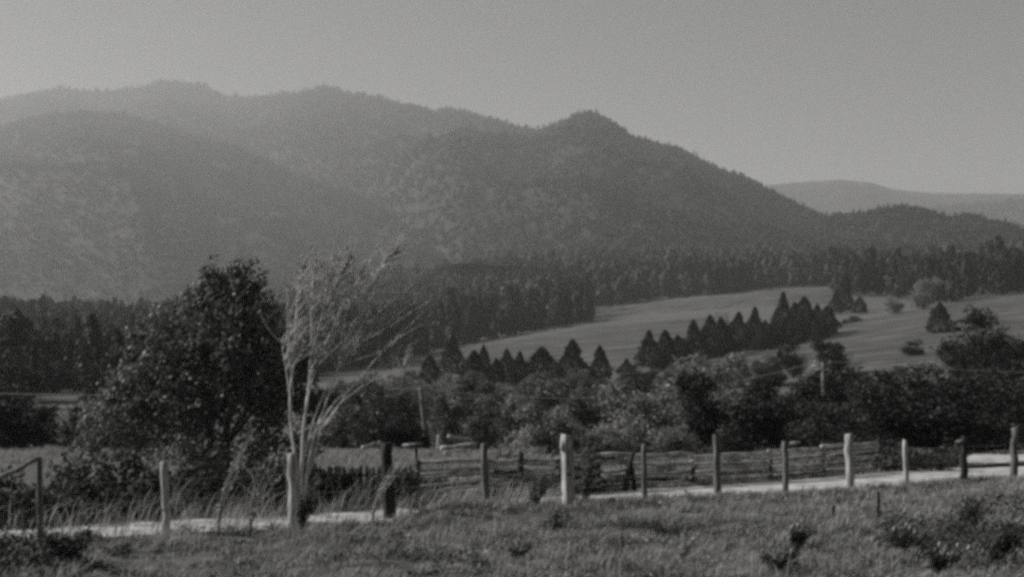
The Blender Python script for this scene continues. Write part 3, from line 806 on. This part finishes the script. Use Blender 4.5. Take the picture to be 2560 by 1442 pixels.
bar('leaning_rail', W(-60, 1228, 19.5), W(95, 1146, 19.55), 0.045, 0.035, M['wood_grey'], 'pale pole leaning up to the thin grey post at far left', 'rail')
bar('dark_rail', W(2420, 1166, 31.2), W(2640, 1149, 32.6), 0.05, 0.045, M['wood_dark'], 'dark rail running between the last two fence posts at right', 'rail', sag=0.04)
bar('fallen_stick', W(1712, 1225, 27.4), W(1745, 1246, 26.4), 0.02, 0.015, M['wood_dark'], 'dark stick lying on the pale road left of the grey bright topped post', 'stick')
for lv, lb in ((0.95, 'top strand of thin wire along the roadside fence posts'), (0.6, 'middle strand of thin wire along the roadside fence posts'), (0.3, 'lowest strand of thin wire along the roadside fence posts')):
    pts = []
    for k in range(len(posts) - 1):
        for q in np.linspace(0, 1, 8)[:-1]:
            p = posts[k][2] * (1 - q) + posts[k + 1][2] * q; Y = float(fence_y(p)) - 0.07; c = W(p, 0, Y)
            za = [float(gz(W(posts[j][2], 0, float(fence_y(posts[j][2])))[0], float(fence_y(posts[j][2])))) for j in (k, k + 1)]
            pts.append((c[0], Y, za[0] * (1 - q) + za[1] * q + lv - 0.12 * q * (1 - q)))
    m = Mesh(); tube(m, np.array(pts) - pts[0], np.full(len(pts), 0.003), 4, cap=False)
    tag(link('fence_wire', m.data('fence_wire', M['wire']), None, pts[0]), lb, 'wire', 'strands of the roadside fence')
# small stakes in the pasture
for (px, pt, pb, wp, mt, lb) in [(1553, 1330, 1392, 7, 'wood_grey', 'short pale stake in the grass in the middle foreground'), (2083, 1262, 1305, 8, 'wood_dark', 'short dark stake in the grass, left one of two'),
                                 (2195, 1228, 1302, 8, 'wood_dark', 'taller dark stake in the grass, right one of two')]:
    Y = on_ground(px, pb, 8, 60); b = W(px, pb, Y); b[2] = float(gz(b[0], Y)); t = W(px + 1, pt, Y)
    tag(link('stake', post_mesh('stake', b, t, wp / F * Y * 0.5, M[mt], 7, px), None, b), lb, 'stake', 'stakes in the pasture')

# ------------------------------------------------------------------ picket fence and rail fence behind the road
F2 = np.array([(560, 23.9), (790, 25.0), (1040, 26.0), (1400, 27.3), (1600, 28.4), (1960, 30.6), (2190, 33.4)])
fy2 = lambda p: np.interp(p, F2[:, 0], F2[:, 1])
b0 = W(560, 1285, float(fy2(560))); b0[2] = float(gz(b0[0], b0[1]))
e = empty('picket_fence', b0, 'dark picket fence behind the road between sapling and black post', 'fence')
p = 565.0; prng = np.random.default_rng(9)
while p < 1036:
    Y = float(fy2(p)); c = W(p, 1200, Y); z0 = float(gz(c[0], Y)); h = 0.76 + prng.uniform(-0.06, 0.08)
    w, d = 0.032, 0.011
    m = Mesh(); o = np.array([c[0], Y, z0]) - b0
    ln = prng.normal(0, 0.02)
    v = [(-w, -d, -0.1), (w, -d, -0.1), (w, d, -0.1), (-w, d, -0.1), (-w + ln, -d, h - .06), (w + ln, -d, h - .06), (w + ln, d, h - .06), (-w + ln, d, h - .06), (ln, -d, h), (ln, d, h)]
    m.add(np.array(v) + o, [(0, 1, 5, 4), (1, 2, 6, 5), (2, 3, 7, 6), (3, 0, 4, 7), (5, 6, 9, 8), (7, 4, 8, 9), (3, 2, 1, 0)], [(4, 5, 8), (6, 7, 9)])
    link('picket', m.data('picket', M['wood_dark']), e)
    p += prng.uniform(7.5, 10.5)
for hz_ in (0.2, 0.6):
    pts = []
    for q in np.linspace(562, 1038, 12):
        Y = float(fy2(q)); c = W(q, 0, Y); pts.append(np.array([c[0], Y + 0.035, float(gz(c[0], Y)) + hz_]) - b0)
    m = Mesh(); tube(m, pts, [0.028] * 12, 5, prng, 0.1); link('stringer', m.data('stringer', M['wood_dark']), e)

b0 = W(1045, 1255, float(fy2(1045))); b0[2] = float(gz(b0[0], b0[1]))
e = empty('rail_fence', b0, 'old split rail fence with stacked horizontal rails behind the road', 'fence')
fposts = [(1045, 1150), (1218, 1160), (1300, 1130), (1395, 1150), (1497, 1140), (1730, 1165), (1925, 1150), (2060, 1135), (2190, 1140)]
for k, (q, pt) in enumerate(fposts):
    Y = float(fy2(q)); c = W(q, pt, Y); z0 = float(gz(c[0], Y))
    b = np.array([c[0], Y, z0])
    me = post_mesh('rail_post', b, (c[0] + prng.normal(0, 0.02), Y, c[2]), 0.06, M['wood_dark'], 8, 300 + k)
    link('post', me, e, b - b0)
for k in range(len(fposts) - 1):
    qa, qb = fposts[k][0], fposts[k + 1][0]
    Ya, Yb2 = float(fy2(qa)), float(fy2(qb))
    za, zb_ = float(gz((qa - HX) / F * Ya, Ya)), float(gz((qb - HX) / F * Yb2, Yb2))
    hgt = 0.74 if k != 5 else 0.66
    for lv in range(8):
        f = 0.08 + lv / 7 * (hgt - 0.02)
        o1, o2 = prng.normal(0, 0.025, 2)
        off = 0.045 * (1 if lv % 2 else -1)
        A = np.array([(qa - 5 - HX) / F * Ya, Ya + off, za + f + o1]) - b0; B = np.array([(qb + 5 - HX) / F * Yb2, Yb2 + off, zb_ + f + o2]) - b0
        t = np.linspace(0, 1, 7)[:, None]; P = A + (B - A) * t; P[1:-1] += prng.normal(0, 0.012, (5, 3))
        m = Mesh(); tube(m, P, np.full(7, prng.uniform(0.024, 0.040) * (1.5 if lv == 7 else 1)), 6, prng, 0.2)
        link('rail', m.data('rail', M['rail']), e)

# forked leaning post, T shaped post, small pale post, lumber
Y = float(fy2(1575)) - 0.4
fb = W(1562, 1236, Y); fb[2] = float(gz(fb[0], Y))
m = Mesh()
P = np.array([W(1560, 1245, Y), W(1566, 1200, Y), W(1576, 1160, Y), W(1582, 1135, Y), W(1592, 1122, Y), W(1604, 1116, Y)]) - fb
tube(m, P, [0.085, 0.075, 0.06, 0.05, 0.04, 0.03], 8, prng, 0.1)
P = np.array([W(1590, 1245, Y + .1), W(1584, 1200, Y + .1), W(1580, 1160, Y)]) - fb
tube(m, P, [0.06, 0.055, 0.04], 7, prng, 0.1)
tag(link('forked_post', m.data('forked_post', M['wood_dark']), None, fb), 'dark forked post leaning right, bent at the top, by the rail fence', 'post')
Y = 38.0
tb = W(1040, 1172, Y); tb[2] = float(gz(tb[0], Y))
e = empty('yard_post', tb, 'T shaped yard post carrying a short pale plank, in the grass yard', 'post')
link('shaft', post_mesh('yard_post', tb, W(1041, 1116, Y), 0.05, M['wood_dark'], 7, 5), e)
m = Mesh(); tube(m, [W(1006, 1113, Y) - tb, W(1056, 1108, Y) - tb], [0.04, 0.04], 5); link('plank', m.data('yard_plank', M['wood_pale']), e)
Y = 42.0
tb = W(1094, 1130, Y); tb[2] = float(gz(tb[0], Y))
tag(link('yard_stake', post_mesh('yard_stake', tb, W(1098, 1086, Y), 0.075, M['wood_pale'], 8, 6), None, tb), 'short pale stake standing in the yard left of the lumber', 'stake')
for k, (xa, ya, xb, yb_, Y, r, lb) in enumerate([(1102, 1122, 1190, 1112, 41.5, 0.12, 'thick pale log on top of the lumber in the yard'), (1110, 1132, 1165, 1127, 41, 0.08, 'thin pale log lying below the thick log in the yard'), (1120, 1090, 1180, 1100, 43.5, 0.07, 'long grey log lying behind the thick log in the yard'),
                                             (905, 1118, 950, 1104, 42, 0.07, 'pale log lying in the yard left of the black post'), (940, 1110, 985, 1112, 43, 0.06, 'thin pale pole behind the black post top')]):
    a, b = W(xa, ya, Y), W(xb, yb_, Y + 0.5)
    a[2] = max(float(gz(a[0], a[1])) + r * 0.8, a[2]); b[2] = max(float(gz(b[0], b[1])) + r * 0.8, b[2])
    bar('log', a, b, r, r * 0.8, M['wood_pale'], lb, 'log', 'logs in the yard')

# ------------------------------------------------------------------ utility poles and wires
pole_tops = []
for k, (ptx, pty, pbx, pby, Y, wpx, lb) in enumerate([(1051, 972, 1066, 1100, 60, 13, 'pale leaning utility pole rising from the shrubs in the middle'), (2058, 906, 2060, 1010, 64, 13, 'pale telephone pole with crossarm at right above the shrubs')]):
    t = W(ptx, pty, Y); d = unit(t - W(pbx, pby, Y)); zb0 = float(gz(W(pbx, pby, Y)[0], Y)) - 0.3
    b = t - d * (t[2] - zb0) / d[2]
    e = empty('utility_pole', b, lb, 'utility pole', 'utility poles')
    m = Mesh(); r = wpx / F * Y * 0.5
    tube(m, [b - b, (t - b) * 0.5, t - b], [r * 1.15, r, r * 0.85], 9)
    link('shaft', m.data('pole_shaft', M['wood_grey'], True), e)
    if k == 1:
        m = Mesh(); tl = t - b
        tube(m, [tl + (-0.55, 0.1, -0.2), tl + (0.5, 0.1, -0.1)], [0.06, 0.06], 6); link('crossarm', m.data('crossarm', M['wood_pale']), e)
    for sx in (-0.4, 0.4) if k else (0,):
        m = Mesh(); tl = t - b
        tube(m, [tl + (sx, 0.1 * k, -0.1), tl + (sx, 0.1 * k, 0.02), tl + (sx, 0.1 * k, 0.12)], [0.045, 0.06, 0.03], 7); link('insulator', m.data('insulator', M['wood_pale']), e)
    pole_tops.append(t)
A, B = pole_tops
wires = [(A + (0, 0, .05), B + (-.4, .1, .02), 1.1, 'lower wire strung between the two poles'), (A + (-45, 6, 1.0), A + (0, 0, .05), 0.8, 'wire running off to the left of the leaning pole'),
         (B + (.4, .1, .05), B + (42, 3, 0.2), 0.8, 'wire running off to the right from the telephone pole crossarm')]
for a, b, sag, lb in wires:
    u = np.linspace(0, 1, 25)[:, None]; P = (b - a) * u + np.array([0, 0, -sag]) * 4 * u * (1 - u)
    m = Mesh(); tube(m, P, np.full(25, 0.02), 5, cap=False)
    tag(link('wire', m.data('wire', M['wire']), None, a), lb, 'wire', 'overhead wires')


# ------------------------------------------------------------------ grass and weeds
def blades(m, x, y, z, h, w, lean, rng, droop=0.35, var=0.3):
    n = len(x)
    a = rng.uniform(0, 6.283, n); side = np.stack([np.cos(a), np.sin(a), np.zeros(n)], 1)
    ld = np.stack([lean + rng.normal(0, var, n), rng.normal(0, var, n), np.zeros(n)], 1)
    P = np.stack([x, y, z - 0.01], 1); H = h[:, None]; ww = w[:, None]
    mid = P + ld * H * 0.35 + np.array([0, 0, 0.6]) * H
    tip = P + ld * H * (0.9 + droop) + np.stack([np.zeros(n), np.zeros(n), 1 - droop * 0.5 * np.abs(ld[:, 0])], 1) * H
    v = np.stack([P - side * ww * 0.5, P + side * ww * 0.5, mid + side * ww * 0.42, mid - side * ww * 0.42, tip], 1)
    i = np.arange(n)[:, None] * 5
    m.add(v, i + np.array([[0, 1, 2, 3]]), i + np.array([[3, 2, 4]]))


rng = np.random.default_rng(21)
# pasture in front of the fence
n = 230000
y = np.sqrt(rng.uniform(13.0 ** 2, 33.0 ** 2, n)); x = rng.uniform(-0.55, 0.55, n) * y
px = HX + x / y * F; rn, rf = road_edges(px)
tus = fbm(x * 1.6, y * 1.9, 5, 4)
keep = (y < rn + np.where(px > 1000, 0.05, -0.1) + np.where(px > 1000, 0.8, 0.4) * fbm(x * 2, y * 2, 8, 4)) & (rng.uniform(0, 1, n) < np.clip(0.7 + 2.6 * tus, 0.06, 1))
x, y, tus = x[keep], y[keep], tus[keep]
h = 0.04 + 0.11 * rng.uniform(0.2, 1, len(x)) * (1 + 5.5 * np.clip(tus, -0.16, 0.4))
m = Mesh(); blades(m, x, y, gz(x, y), h, rng.uniform(0.008, 0.018, len(x)), 0.25, rng)
nt_ = 5200      # separate tussocks, each a spray of longer blades
ty = np.sqrt(rng.uniform(13.0 ** 2, 32.0 ** 2, nt_)); tx = rng.uniform(-0.55, 0.55, nt_) * ty
tp = HX + tx / ty * F
k_ = (ty < road_edges(tp)[0] + 0.25) & (vnoise(tx * 0.7, ty * 0.9, 51) > 0.35); tx, ty = tx[k_], ty[k_]
ep = np.concatenate([rng.uniform(1420, 2660, 560), rng.uniform(-100, 1000, 90), rng.uniform(1000, 1420, 120)]); ey = road_edges(ep)[0] + rng.normal(-0.1, 0.2, 770)
tx = np.concatenate([tx, (ep - HX) / F * ey]); ty = np.concatenate([ty, ey])
cnt = rng.integers(8, 34, len(tx)); idx = np.repeat(np.arange(len(tx)), cnt)
hs = (rng.uniform(0.3, 1, len(tx)) ** 2 * 0.24 + 0.07)[idx]
x = tx[idx] + rng.normal(0, 1, len(idx)) * hs * 0.35; y = ty[idx] + rng.normal(0, 1, len(idx)) * hs * 0.35
blades(m, x, y, gz(x, y), hs * rng.uniform(0.5, 1, len(idx)), rng.uniform(0.010, 0.022, len(idx)), 0.35, rng)
nl = 26000      # small flat weeds
y = np.sqrt(rng.uniform(13.0 ** 2, 32.0 ** 2, nl)); x = rng.uniform(-0.55, 0.55, nl) * y
k_ = (y < road_edges(HX + x / y * F)[0]) & (fbm(x * 1.3, y * 1.3, 61, 3) > 0.02); x, y = x[k_], y[k_]
leaf_quads(m, np.stack([x, y, gz(x, y) + rng.uniform(0.02, 0.16, len(x))], 1), np.tile([-0.2, -0.2, 0.8], (len(x), 1)), 0.07, 0.5, WIND, 0.5, rng)
tag(link('grass', m.data('grass', M['blade'])), 'rough pasture grass in the foreground', 'grass', kind='stuff')
# verge and yard beyond the road
n = 90000
y = np.sqrt(rng.uniform(20 ** 2, 47 ** 2, n)); x = rng.uniform(-0.55, 0.55, n) * y
px = HX + x / y * F; rn, rf = road_edges(px)
keep = (y > rf - 0.05 + 0.5 * fbm(x * 2, y * 2, 9, 3)) & ~((px > 2400) & (y > 36.4))
x, y = x[keep], y[keep]
h = rng.uniform(0.07, 0.2, len(x)) * (1 + 1.5 * fbm(x * 0.8, y * 0.8, 14, 3))
m = Mesh(); blades(m, x, y, gz(x, y), h, rng.uniform(0.014, 0.03, len(x)), 0.25, rng)
tag(link('verge_grass', m.data('verge_grass', M['blade'])), 'grass of the verge and yard beyond the road', 'grass', kind='stuff')


def band(n, pa, pb, ya, yb, fn=None):
    px = rng.uniform(pa, pb, n); y = rng.uniform(0, 1, n) * (yb(px) - ya(px)) + ya(px)
    return (px - HX) / F * y, y, px


# tall pale weeds along the fence between the second post and the black post
x, y, px = band(1500, 400, 1010, lambda p: fence_y(p) - 0.3, lambda p: fence_y(p) + 3.2)
h = rng.uniform(0.35, 1.0, len(x)) * (0.6 + 0.8 * vnoise(px * 0.012, y, 4))
keep = vnoise(px * 0.02, y * 1.3, 6) > 0.38 + 0.25 * np.clip((px - 740) / 40, 0, 1)
h = h * (0.6 + 0.9 * rng.uniform(0, 1, len(h)) ** 4)
m = Mesh(); blades(m, x[keep], y[keep], gz(x, y)[keep], h[keep], rng.uniform(0.005, 0.016, keep.sum()), 0.36, rng, 0.15, 0.5)
x, y, px = band(420, 985, 1420, lambda p: fence_y(p) + 0.2, lambda p: fence_y(p) + 2.6)
blades(m, x, y, gz(x, y), rng.uniform(0.25, 0.75, len(x)), rng.uniform(0.010, 0.02, len(x)), 0.6, rng)
x, y, px = band(260, -100, 420, lambda p: fence_y(p) - 0.2, lambda p: fence_y(p) + 3.5)
blades(m, x, y, gz(x, y), rng.uniform(0.3, 0.8, len(x)), rng.uniform(0.012, 0.024, len(x)), 0.4, rng)
n = 2600          # dry stalks scattered through the pasture
y = np.sqrt(rng.uniform(14.0 ** 2, 31.0 ** 2, n)); x = rng.uniform(-0.55, 0.55, n) * y
k_ = (y < fence_y(HX + x / y * F) - 0.2) & (vnoise(x * 0.8, y * 0.8, 77) > 0.6); x, y = x[k_], y[k_]
blades(m, x, y, gz(x, y), rng.uniform(0.1, 0.42, len(x)) , rng.uniform(0.006, 0.014, len(x)), 0.3, rng, 0.2, 0.4)
tag(link('tall_weeds', m.data('tall_weeds', M['weed'])), 'tall pale weeds leaning right along the roadside fence', 'weeds', kind='stuff')
# dark undergrowth: bank left of the bush, foot of the bush, behind both old fences and under the sapling with shade in its colour
m = Mesh()


def under(n, pa, pb, ya, yb, size, hmax, cut=0.0):
    x, y, px = band(n, pa, pb, ya, yb)
    k = vnoise(x * 1.3, y * 1.3, 37) + 0.5 * vnoise(x * 3.1, y * 3.1, 38) > 0.52 + cut
    e_ = np.minimum(px - pa, pb - px) / 90 + 0.6 * vnoise(y * 2, x * 2, 39)
    k &= e_ > 0.45
    x, y = x[k], y[k]
    hh = hmax * (0.1 + 1.5 * vnoise(x * 1.4, y * 1.4, 31) ** 1.5) * rng.uniform(0, 1, len(x)) ** 0.7
    P = np.stack([x, y, gz(x, y) + hh], 1)
    leaf_quads(m, P, np.tile([-0.2, -0.2, 0.7], (len(x), 1)), size, 0.45, WIND, 0.8, rng)


rfar = lambda p: road_edges(p)[1]
under(15000, -250, 560, lambda p: rfar(p) + 0.3, lambda p: rfar(p) + 3.0, 0.14, 1.0)
under(9000, 380, 800, lambda p: rfar(p) + 0.5, lambda p: rfar(p) + 3.5, 0.13, 1.0)
under(5000, 780, 1050, lambda p: fy2(p) + 0.1, lambda p: fy2(p) + 0.7, 0.12, 0.55)
under(5000, 1380, 1520, lambda p: fy2(p) - 0.1, lambda p: fy2(p) + 1.0, 0.12, 0.6)
under(2500, 1230, 1300, lambda p: fy2(p) - 0.1, lambda p: fy2(p) + 1.0, 0.12, 0.5)
under(9000, 1040, 2200, lambda p: fy2(p) + 0.35, lambda p: fy2(p) + 1.1, 0.12, 0.42)  # weeds behind the rails, the shade there put into their dark colour
under(2500, 985, 1060, lambda p: fence_y(p) + 1.2, lambda p: fence_y(p) + 2.4, 0.12, 0.55)
under(6500, 2050, 2400, lambda p: 33.5 + 0 * p, lambda p: 36.3 + 0 * p, 0.14, 0.6)
under(6000, -300, 330, lambda p: 15.6 + 0 * p, lambda p: 18.6 + 0 * p, 0.08, 0.42, 0.12)  # real weeds, thickened to darken the lower left corner
under(9000, 2180, 2760, lambda p: np.interp(p, [2200, 2760], [17.8, 16]), lambda p: np.interp(p, [2200, 2760], [20.5, 27.5]), 0.07, 0.36, 0.17)  # real weeds, thickened and dark-toned for the shadow in this corner
for (pa, pb, nn_) in ((-100, 700, 2600), (700, 1400, 2600), (1400, 2600, 3600)):
    under(nn_ * 3, pa, pb, lambda p: 14.5 + 0 * p, lambda p: fence_y(p) - 0.8, 0.06, 0.16, 0.34)  # dark leaf clumps spread to paint ground shadows in the grass
tag(link('undergrowth', m.data('undergrowth', M['dark_weed'])), 'dark leafy undergrowth along the road bank, old fences and pasture, partly painting shade', 'undergrowth', kind='stuff')

# leafy plants one can tell apart
def weed_plant(name, px, pyb, hpx, wpx, mat, nst, nleaf, lsize, seed, label, cat='weed', lean=0.3, heads=0, group=None):
    rng = np.random.default_rng(seed)
    Y = on_ground(px, pyb, 8, 60); b = W(px, pyb, Y); b[2] = float(gz(b[0], Y))
    H, R = hpx / F * Y, wpx / F * Y * 0.5
    e = empty(name, b, label, cat, group)
    s, l = Mesh(), Mesh()
    for k in range(nst):
        a = rng.uniform(0, 6.28); rr = R * rng.uniform(0.2, 1); hh = H * rng.uniform(0.6, 1)
        t = np.linspace(0, 1, 6)[:, None]
        Q = np.array([math.cos(a) * rr, math.sin(a) * rr * 0.8, hh]) * np.concatenate([t ** 1.4, t ** 1.4, t], 1) + np.array([lean * hh, 0, 0]) * t ** 2
        tube(s, Q, np.linspace(0.010, 0.004, 6), 4, cap=False)
        u = rng.uniform(0.15, 1, nleaf); i = (u * 4.99).astype(int); fr = (u * 4.99 - i)[:, None]
        P = Q[i] * (1 - fr) + Q[i + 1] * fr + rng.normal(0, R * 0.10, (nleaf, 3))
        P[:, 2] = np.maximum(P[:, 2], 0.01)
        leaf_quads(l, P, np.tile([0, -0.3, 0.7], (nleaf, 1)), lsize, 0.4, WIND, 1.0, rng)
        if k < heads:
            q = Q[-1]
            hd = Mesh(); tube(hd, [q + (0, 0, -0.03), q + (0.005, 0, 0.0), q + (0.012, 0, 0.035), q + (0.016, 0, 0.05)], [0.010, 0.028, 0.024, 0.008], 7, rng, 0.2)
            link('seed_head', hd.data(name + '_head', M['flower']), e)
    link('stems', s.data(name + '_stems', mat), e); link('leaves', l.data(name + '_leaves', mat), e)


weed_plant('blown_weed', 1235, 1225, 160, 110, M['weed'], 26, 26, 0.10, 1, 'plume of pale weeds blown to the right beside the grey round post', lean=0.45)
weed_plant('leafy_weed', 1462, 1262, 195, 75, M['leaf_mid'], 16, 40, 0.09, 2, 'upright leafy weed just right of the thick squared post', lean=0.1)
weed_plant('leafy_weed', 1335, 1272, 110, 110, M['leaf_mid'], 14, 30, 0.085, 3, 'leafy weed at the left foot of the thick squared post')
weed_plant('pale_weed', 545, 1335, 270, 60, M['weed'], 7, 14, 0.10, 4, 'tall curved pale weed in front of the big leafy bush', lean=0.3)
weed_plant('pale_weed', 625, 1335, 230, 80, M['weed'], 9, 16, 0.09, 5, 'tall pale weed left of the sapling foot', lean=0.35)
weed_plant('pale_weed', 930, 1320, 190, 60, M['weed'], 8, 10, 0.08, 6, 'thin pale weed in front of the dark pickets', lean=0.5)
weed_plant('dark_weed', 752, 1330, 110, 60, M['dark_weed'], 16, 30, 0.08, 18, 'weed around the foot of the sapling, its shade put into a dark tone')  # shadowed weeds, shade painted by the dark leaf colour
weed_plant('pasture_weed', 1385, 1345, 70, 70, M['leaf_mid'], 14, 26, 0.075, 7, 'leafy clump on the hummock in the middle of the pasture')
weed_plant('pasture_weed', 1990, 1375, 70, 90, M['dark_weed'], 16, 30, 0.075, 8, 'dark bushy weed with pale tips at right in the pasture', heads=4)
weed_plant('pasture_weed', 1705, 1410, 75, 70, M['weed'], 10, 12, 0.08, 9, 'pale dry weed with a dark foot in the pasture, nearer than the stake')
weed_plant('pasture_weed', 1940, 1435, 60, 120, M['dark_weed'], 16, 26, 0.07, 10, 'dark weed at the bottom edge below the dark bushy weed', heads=2)
weed_plant('pasture_weed', 150, 1425, 110, 160, M['dark_weed'], 22, 30, 0.09, 11, 'dark bushy weed in the bottom left corner')
weed_plant('pasture_weed', 2250, 1385, 70, 90, M['dark_weed'], 14, 24, 0.08, 12, 'dark weed with pale heads right of the taller dark stake', heads=5)
weed_plant('pasture_weed', 2350, 1435, 75, 130, M['dark_weed'], 18, 24, 0.08, 13, 'dark weed with many pale heads near the bottom right', heads=9)
weed_plant('pasture_weed', 2490, 1420, 120, 140, M['dark_weed'], 20, 26, 0.09, 14, 'tallest dark weed in the bottom right corner', heads=1)
weed_plant('pasture_weed', 2420, 1330, 90, 120, M['dark_weed'], 18, 26, 0.08, 15, 'dark weed below the black round fence post')
weed_plant('pasture_weed', 1290, 1400, 45, 70, M['dark_weed'], 12, 22, 0.06, 16, 'low dark clump standing in for a dark hollow in the pasture left of the hummock')  # dark leaves put in to paint a dark hollow
weed_plant('pasture_weed', 975, 1385, 40, 110, M['dark_weed'], 14, 22, 0.06, 17, 'low dark clump standing in for a shadow in the pasture below the black post')  # dark leaves put in where a shadow lies on the grass


# ------------------------------------------------------------------ haze, sky, sun, camera
hz = Mesh()
x0, x1, y0, y1, z0, z1 = -5300, 5300, -70, 7400, -4.5, 1190
hz.add([(x0, y0, z0), (x1, y0, z0), (x1, y1, z0), (x0, y1, z0), (x0, y0, z1), (x1, y0, z1), (x1, y1, z1), (x0, y1, z1)],
       [(3, 2, 1, 0), (4, 5, 6, 7), (0, 1, 5, 4), (1, 2, 6, 5), (2, 3, 7, 6), (3, 0, 4, 7)])
hm = bpy.data.materials.new('haze_air'); hm.use_nodes = True
nt = hm.node_tree; nt.nodes.remove(nt.nodes['Principled BSDF'])
pv = nt.nodes.new('ShaderNodeVolumePrincipled')
pv.inputs['Color'].default_value = (0.93, 0.93, 0.92, 1); pv.inputs['Density'].default_value = 1.75e-4; pv.inputs['Anisotropy'].default_value = 0.2
nt.links.new(pv.outputs[0], nt.nodes['Material Output'].inputs['Volume'])
tag(link('haze', hz.data('haze', hm)), 'thin summer haze filling the valley', 'haze', kind='stuff')

world = bpy.data.worlds.new('World'); SC.world = world; world.use_nodes = True
nt = world.node_tree; bg = nt.nodes['Background']
sky = nt.nodes.new('ShaderNodeTexSky'); sky.sky_type = 'NISHITA'; sky.sun_disc = False
sky.sun_elevation = SUN_EL; sky.sun_rotation = -SUN_LEFT
sky.air_density = 1.0; sky.dust_density = 1.5
bw = nt.nodes.new('ShaderNodeRGBToBW'); nt.links.new(sky.outputs[0], bw.inputs[0]); nt.links.new(bw.outputs[0], bg.inputs['Color'])
bg.inputs['Strength'].default_value = 0.034

sl = bpy.data.lights.new('sun', 'SUN'); sl.energy = 5.0; sl.angle = math.radians(0.5); sl.color = (1.0, 0.99, 0.97)
so = bpy.data.objects.new('sun', sl); COL.objects.link(so)
from mathutils import Vector
sd = Vector((-math.sin(SUN_LEFT) * math.cos(SUN_EL), math.cos(SUN_LEFT) * math.cos(SUN_EL), math.sin(SUN_EL)))
so.rotation_euler = (-sd).to_track_quat('-Z', 'Y').to_euler(); so.location = sd * 50

cam = bpy.data.cameras.new('camera'); co = bpy.data.objects.new('camera', cam); COL.objects.link(co)
co.location = (0, 0, EYE); co.rotation_euler = (math.pi / 2, 0, 0)
cam.sensor_width = 36; cam.lens = 36 * F / 2560; cam.shift_y = (HY - 721) / 2560
cam.clip_start = 0.1; cam.clip_end = 20000
SC.camera = co
SC.view_settings.view_transform = 'Standard'; SC.view_settings.look = 'None'
SC.view_settings.exposure = 0.15; SC.view_settings.gamma = 1
SC.render.engine = 'CYCLES'
SC.cycles.filter_width = 3.7
SC.cycles.use_denoising = False
SC.cycles.max_bounces = 6; SC.cycles.diffuse_bounces = 2; SC.cycles.transmission_bounces = 3; SC.cycles.volume_bounces = 1
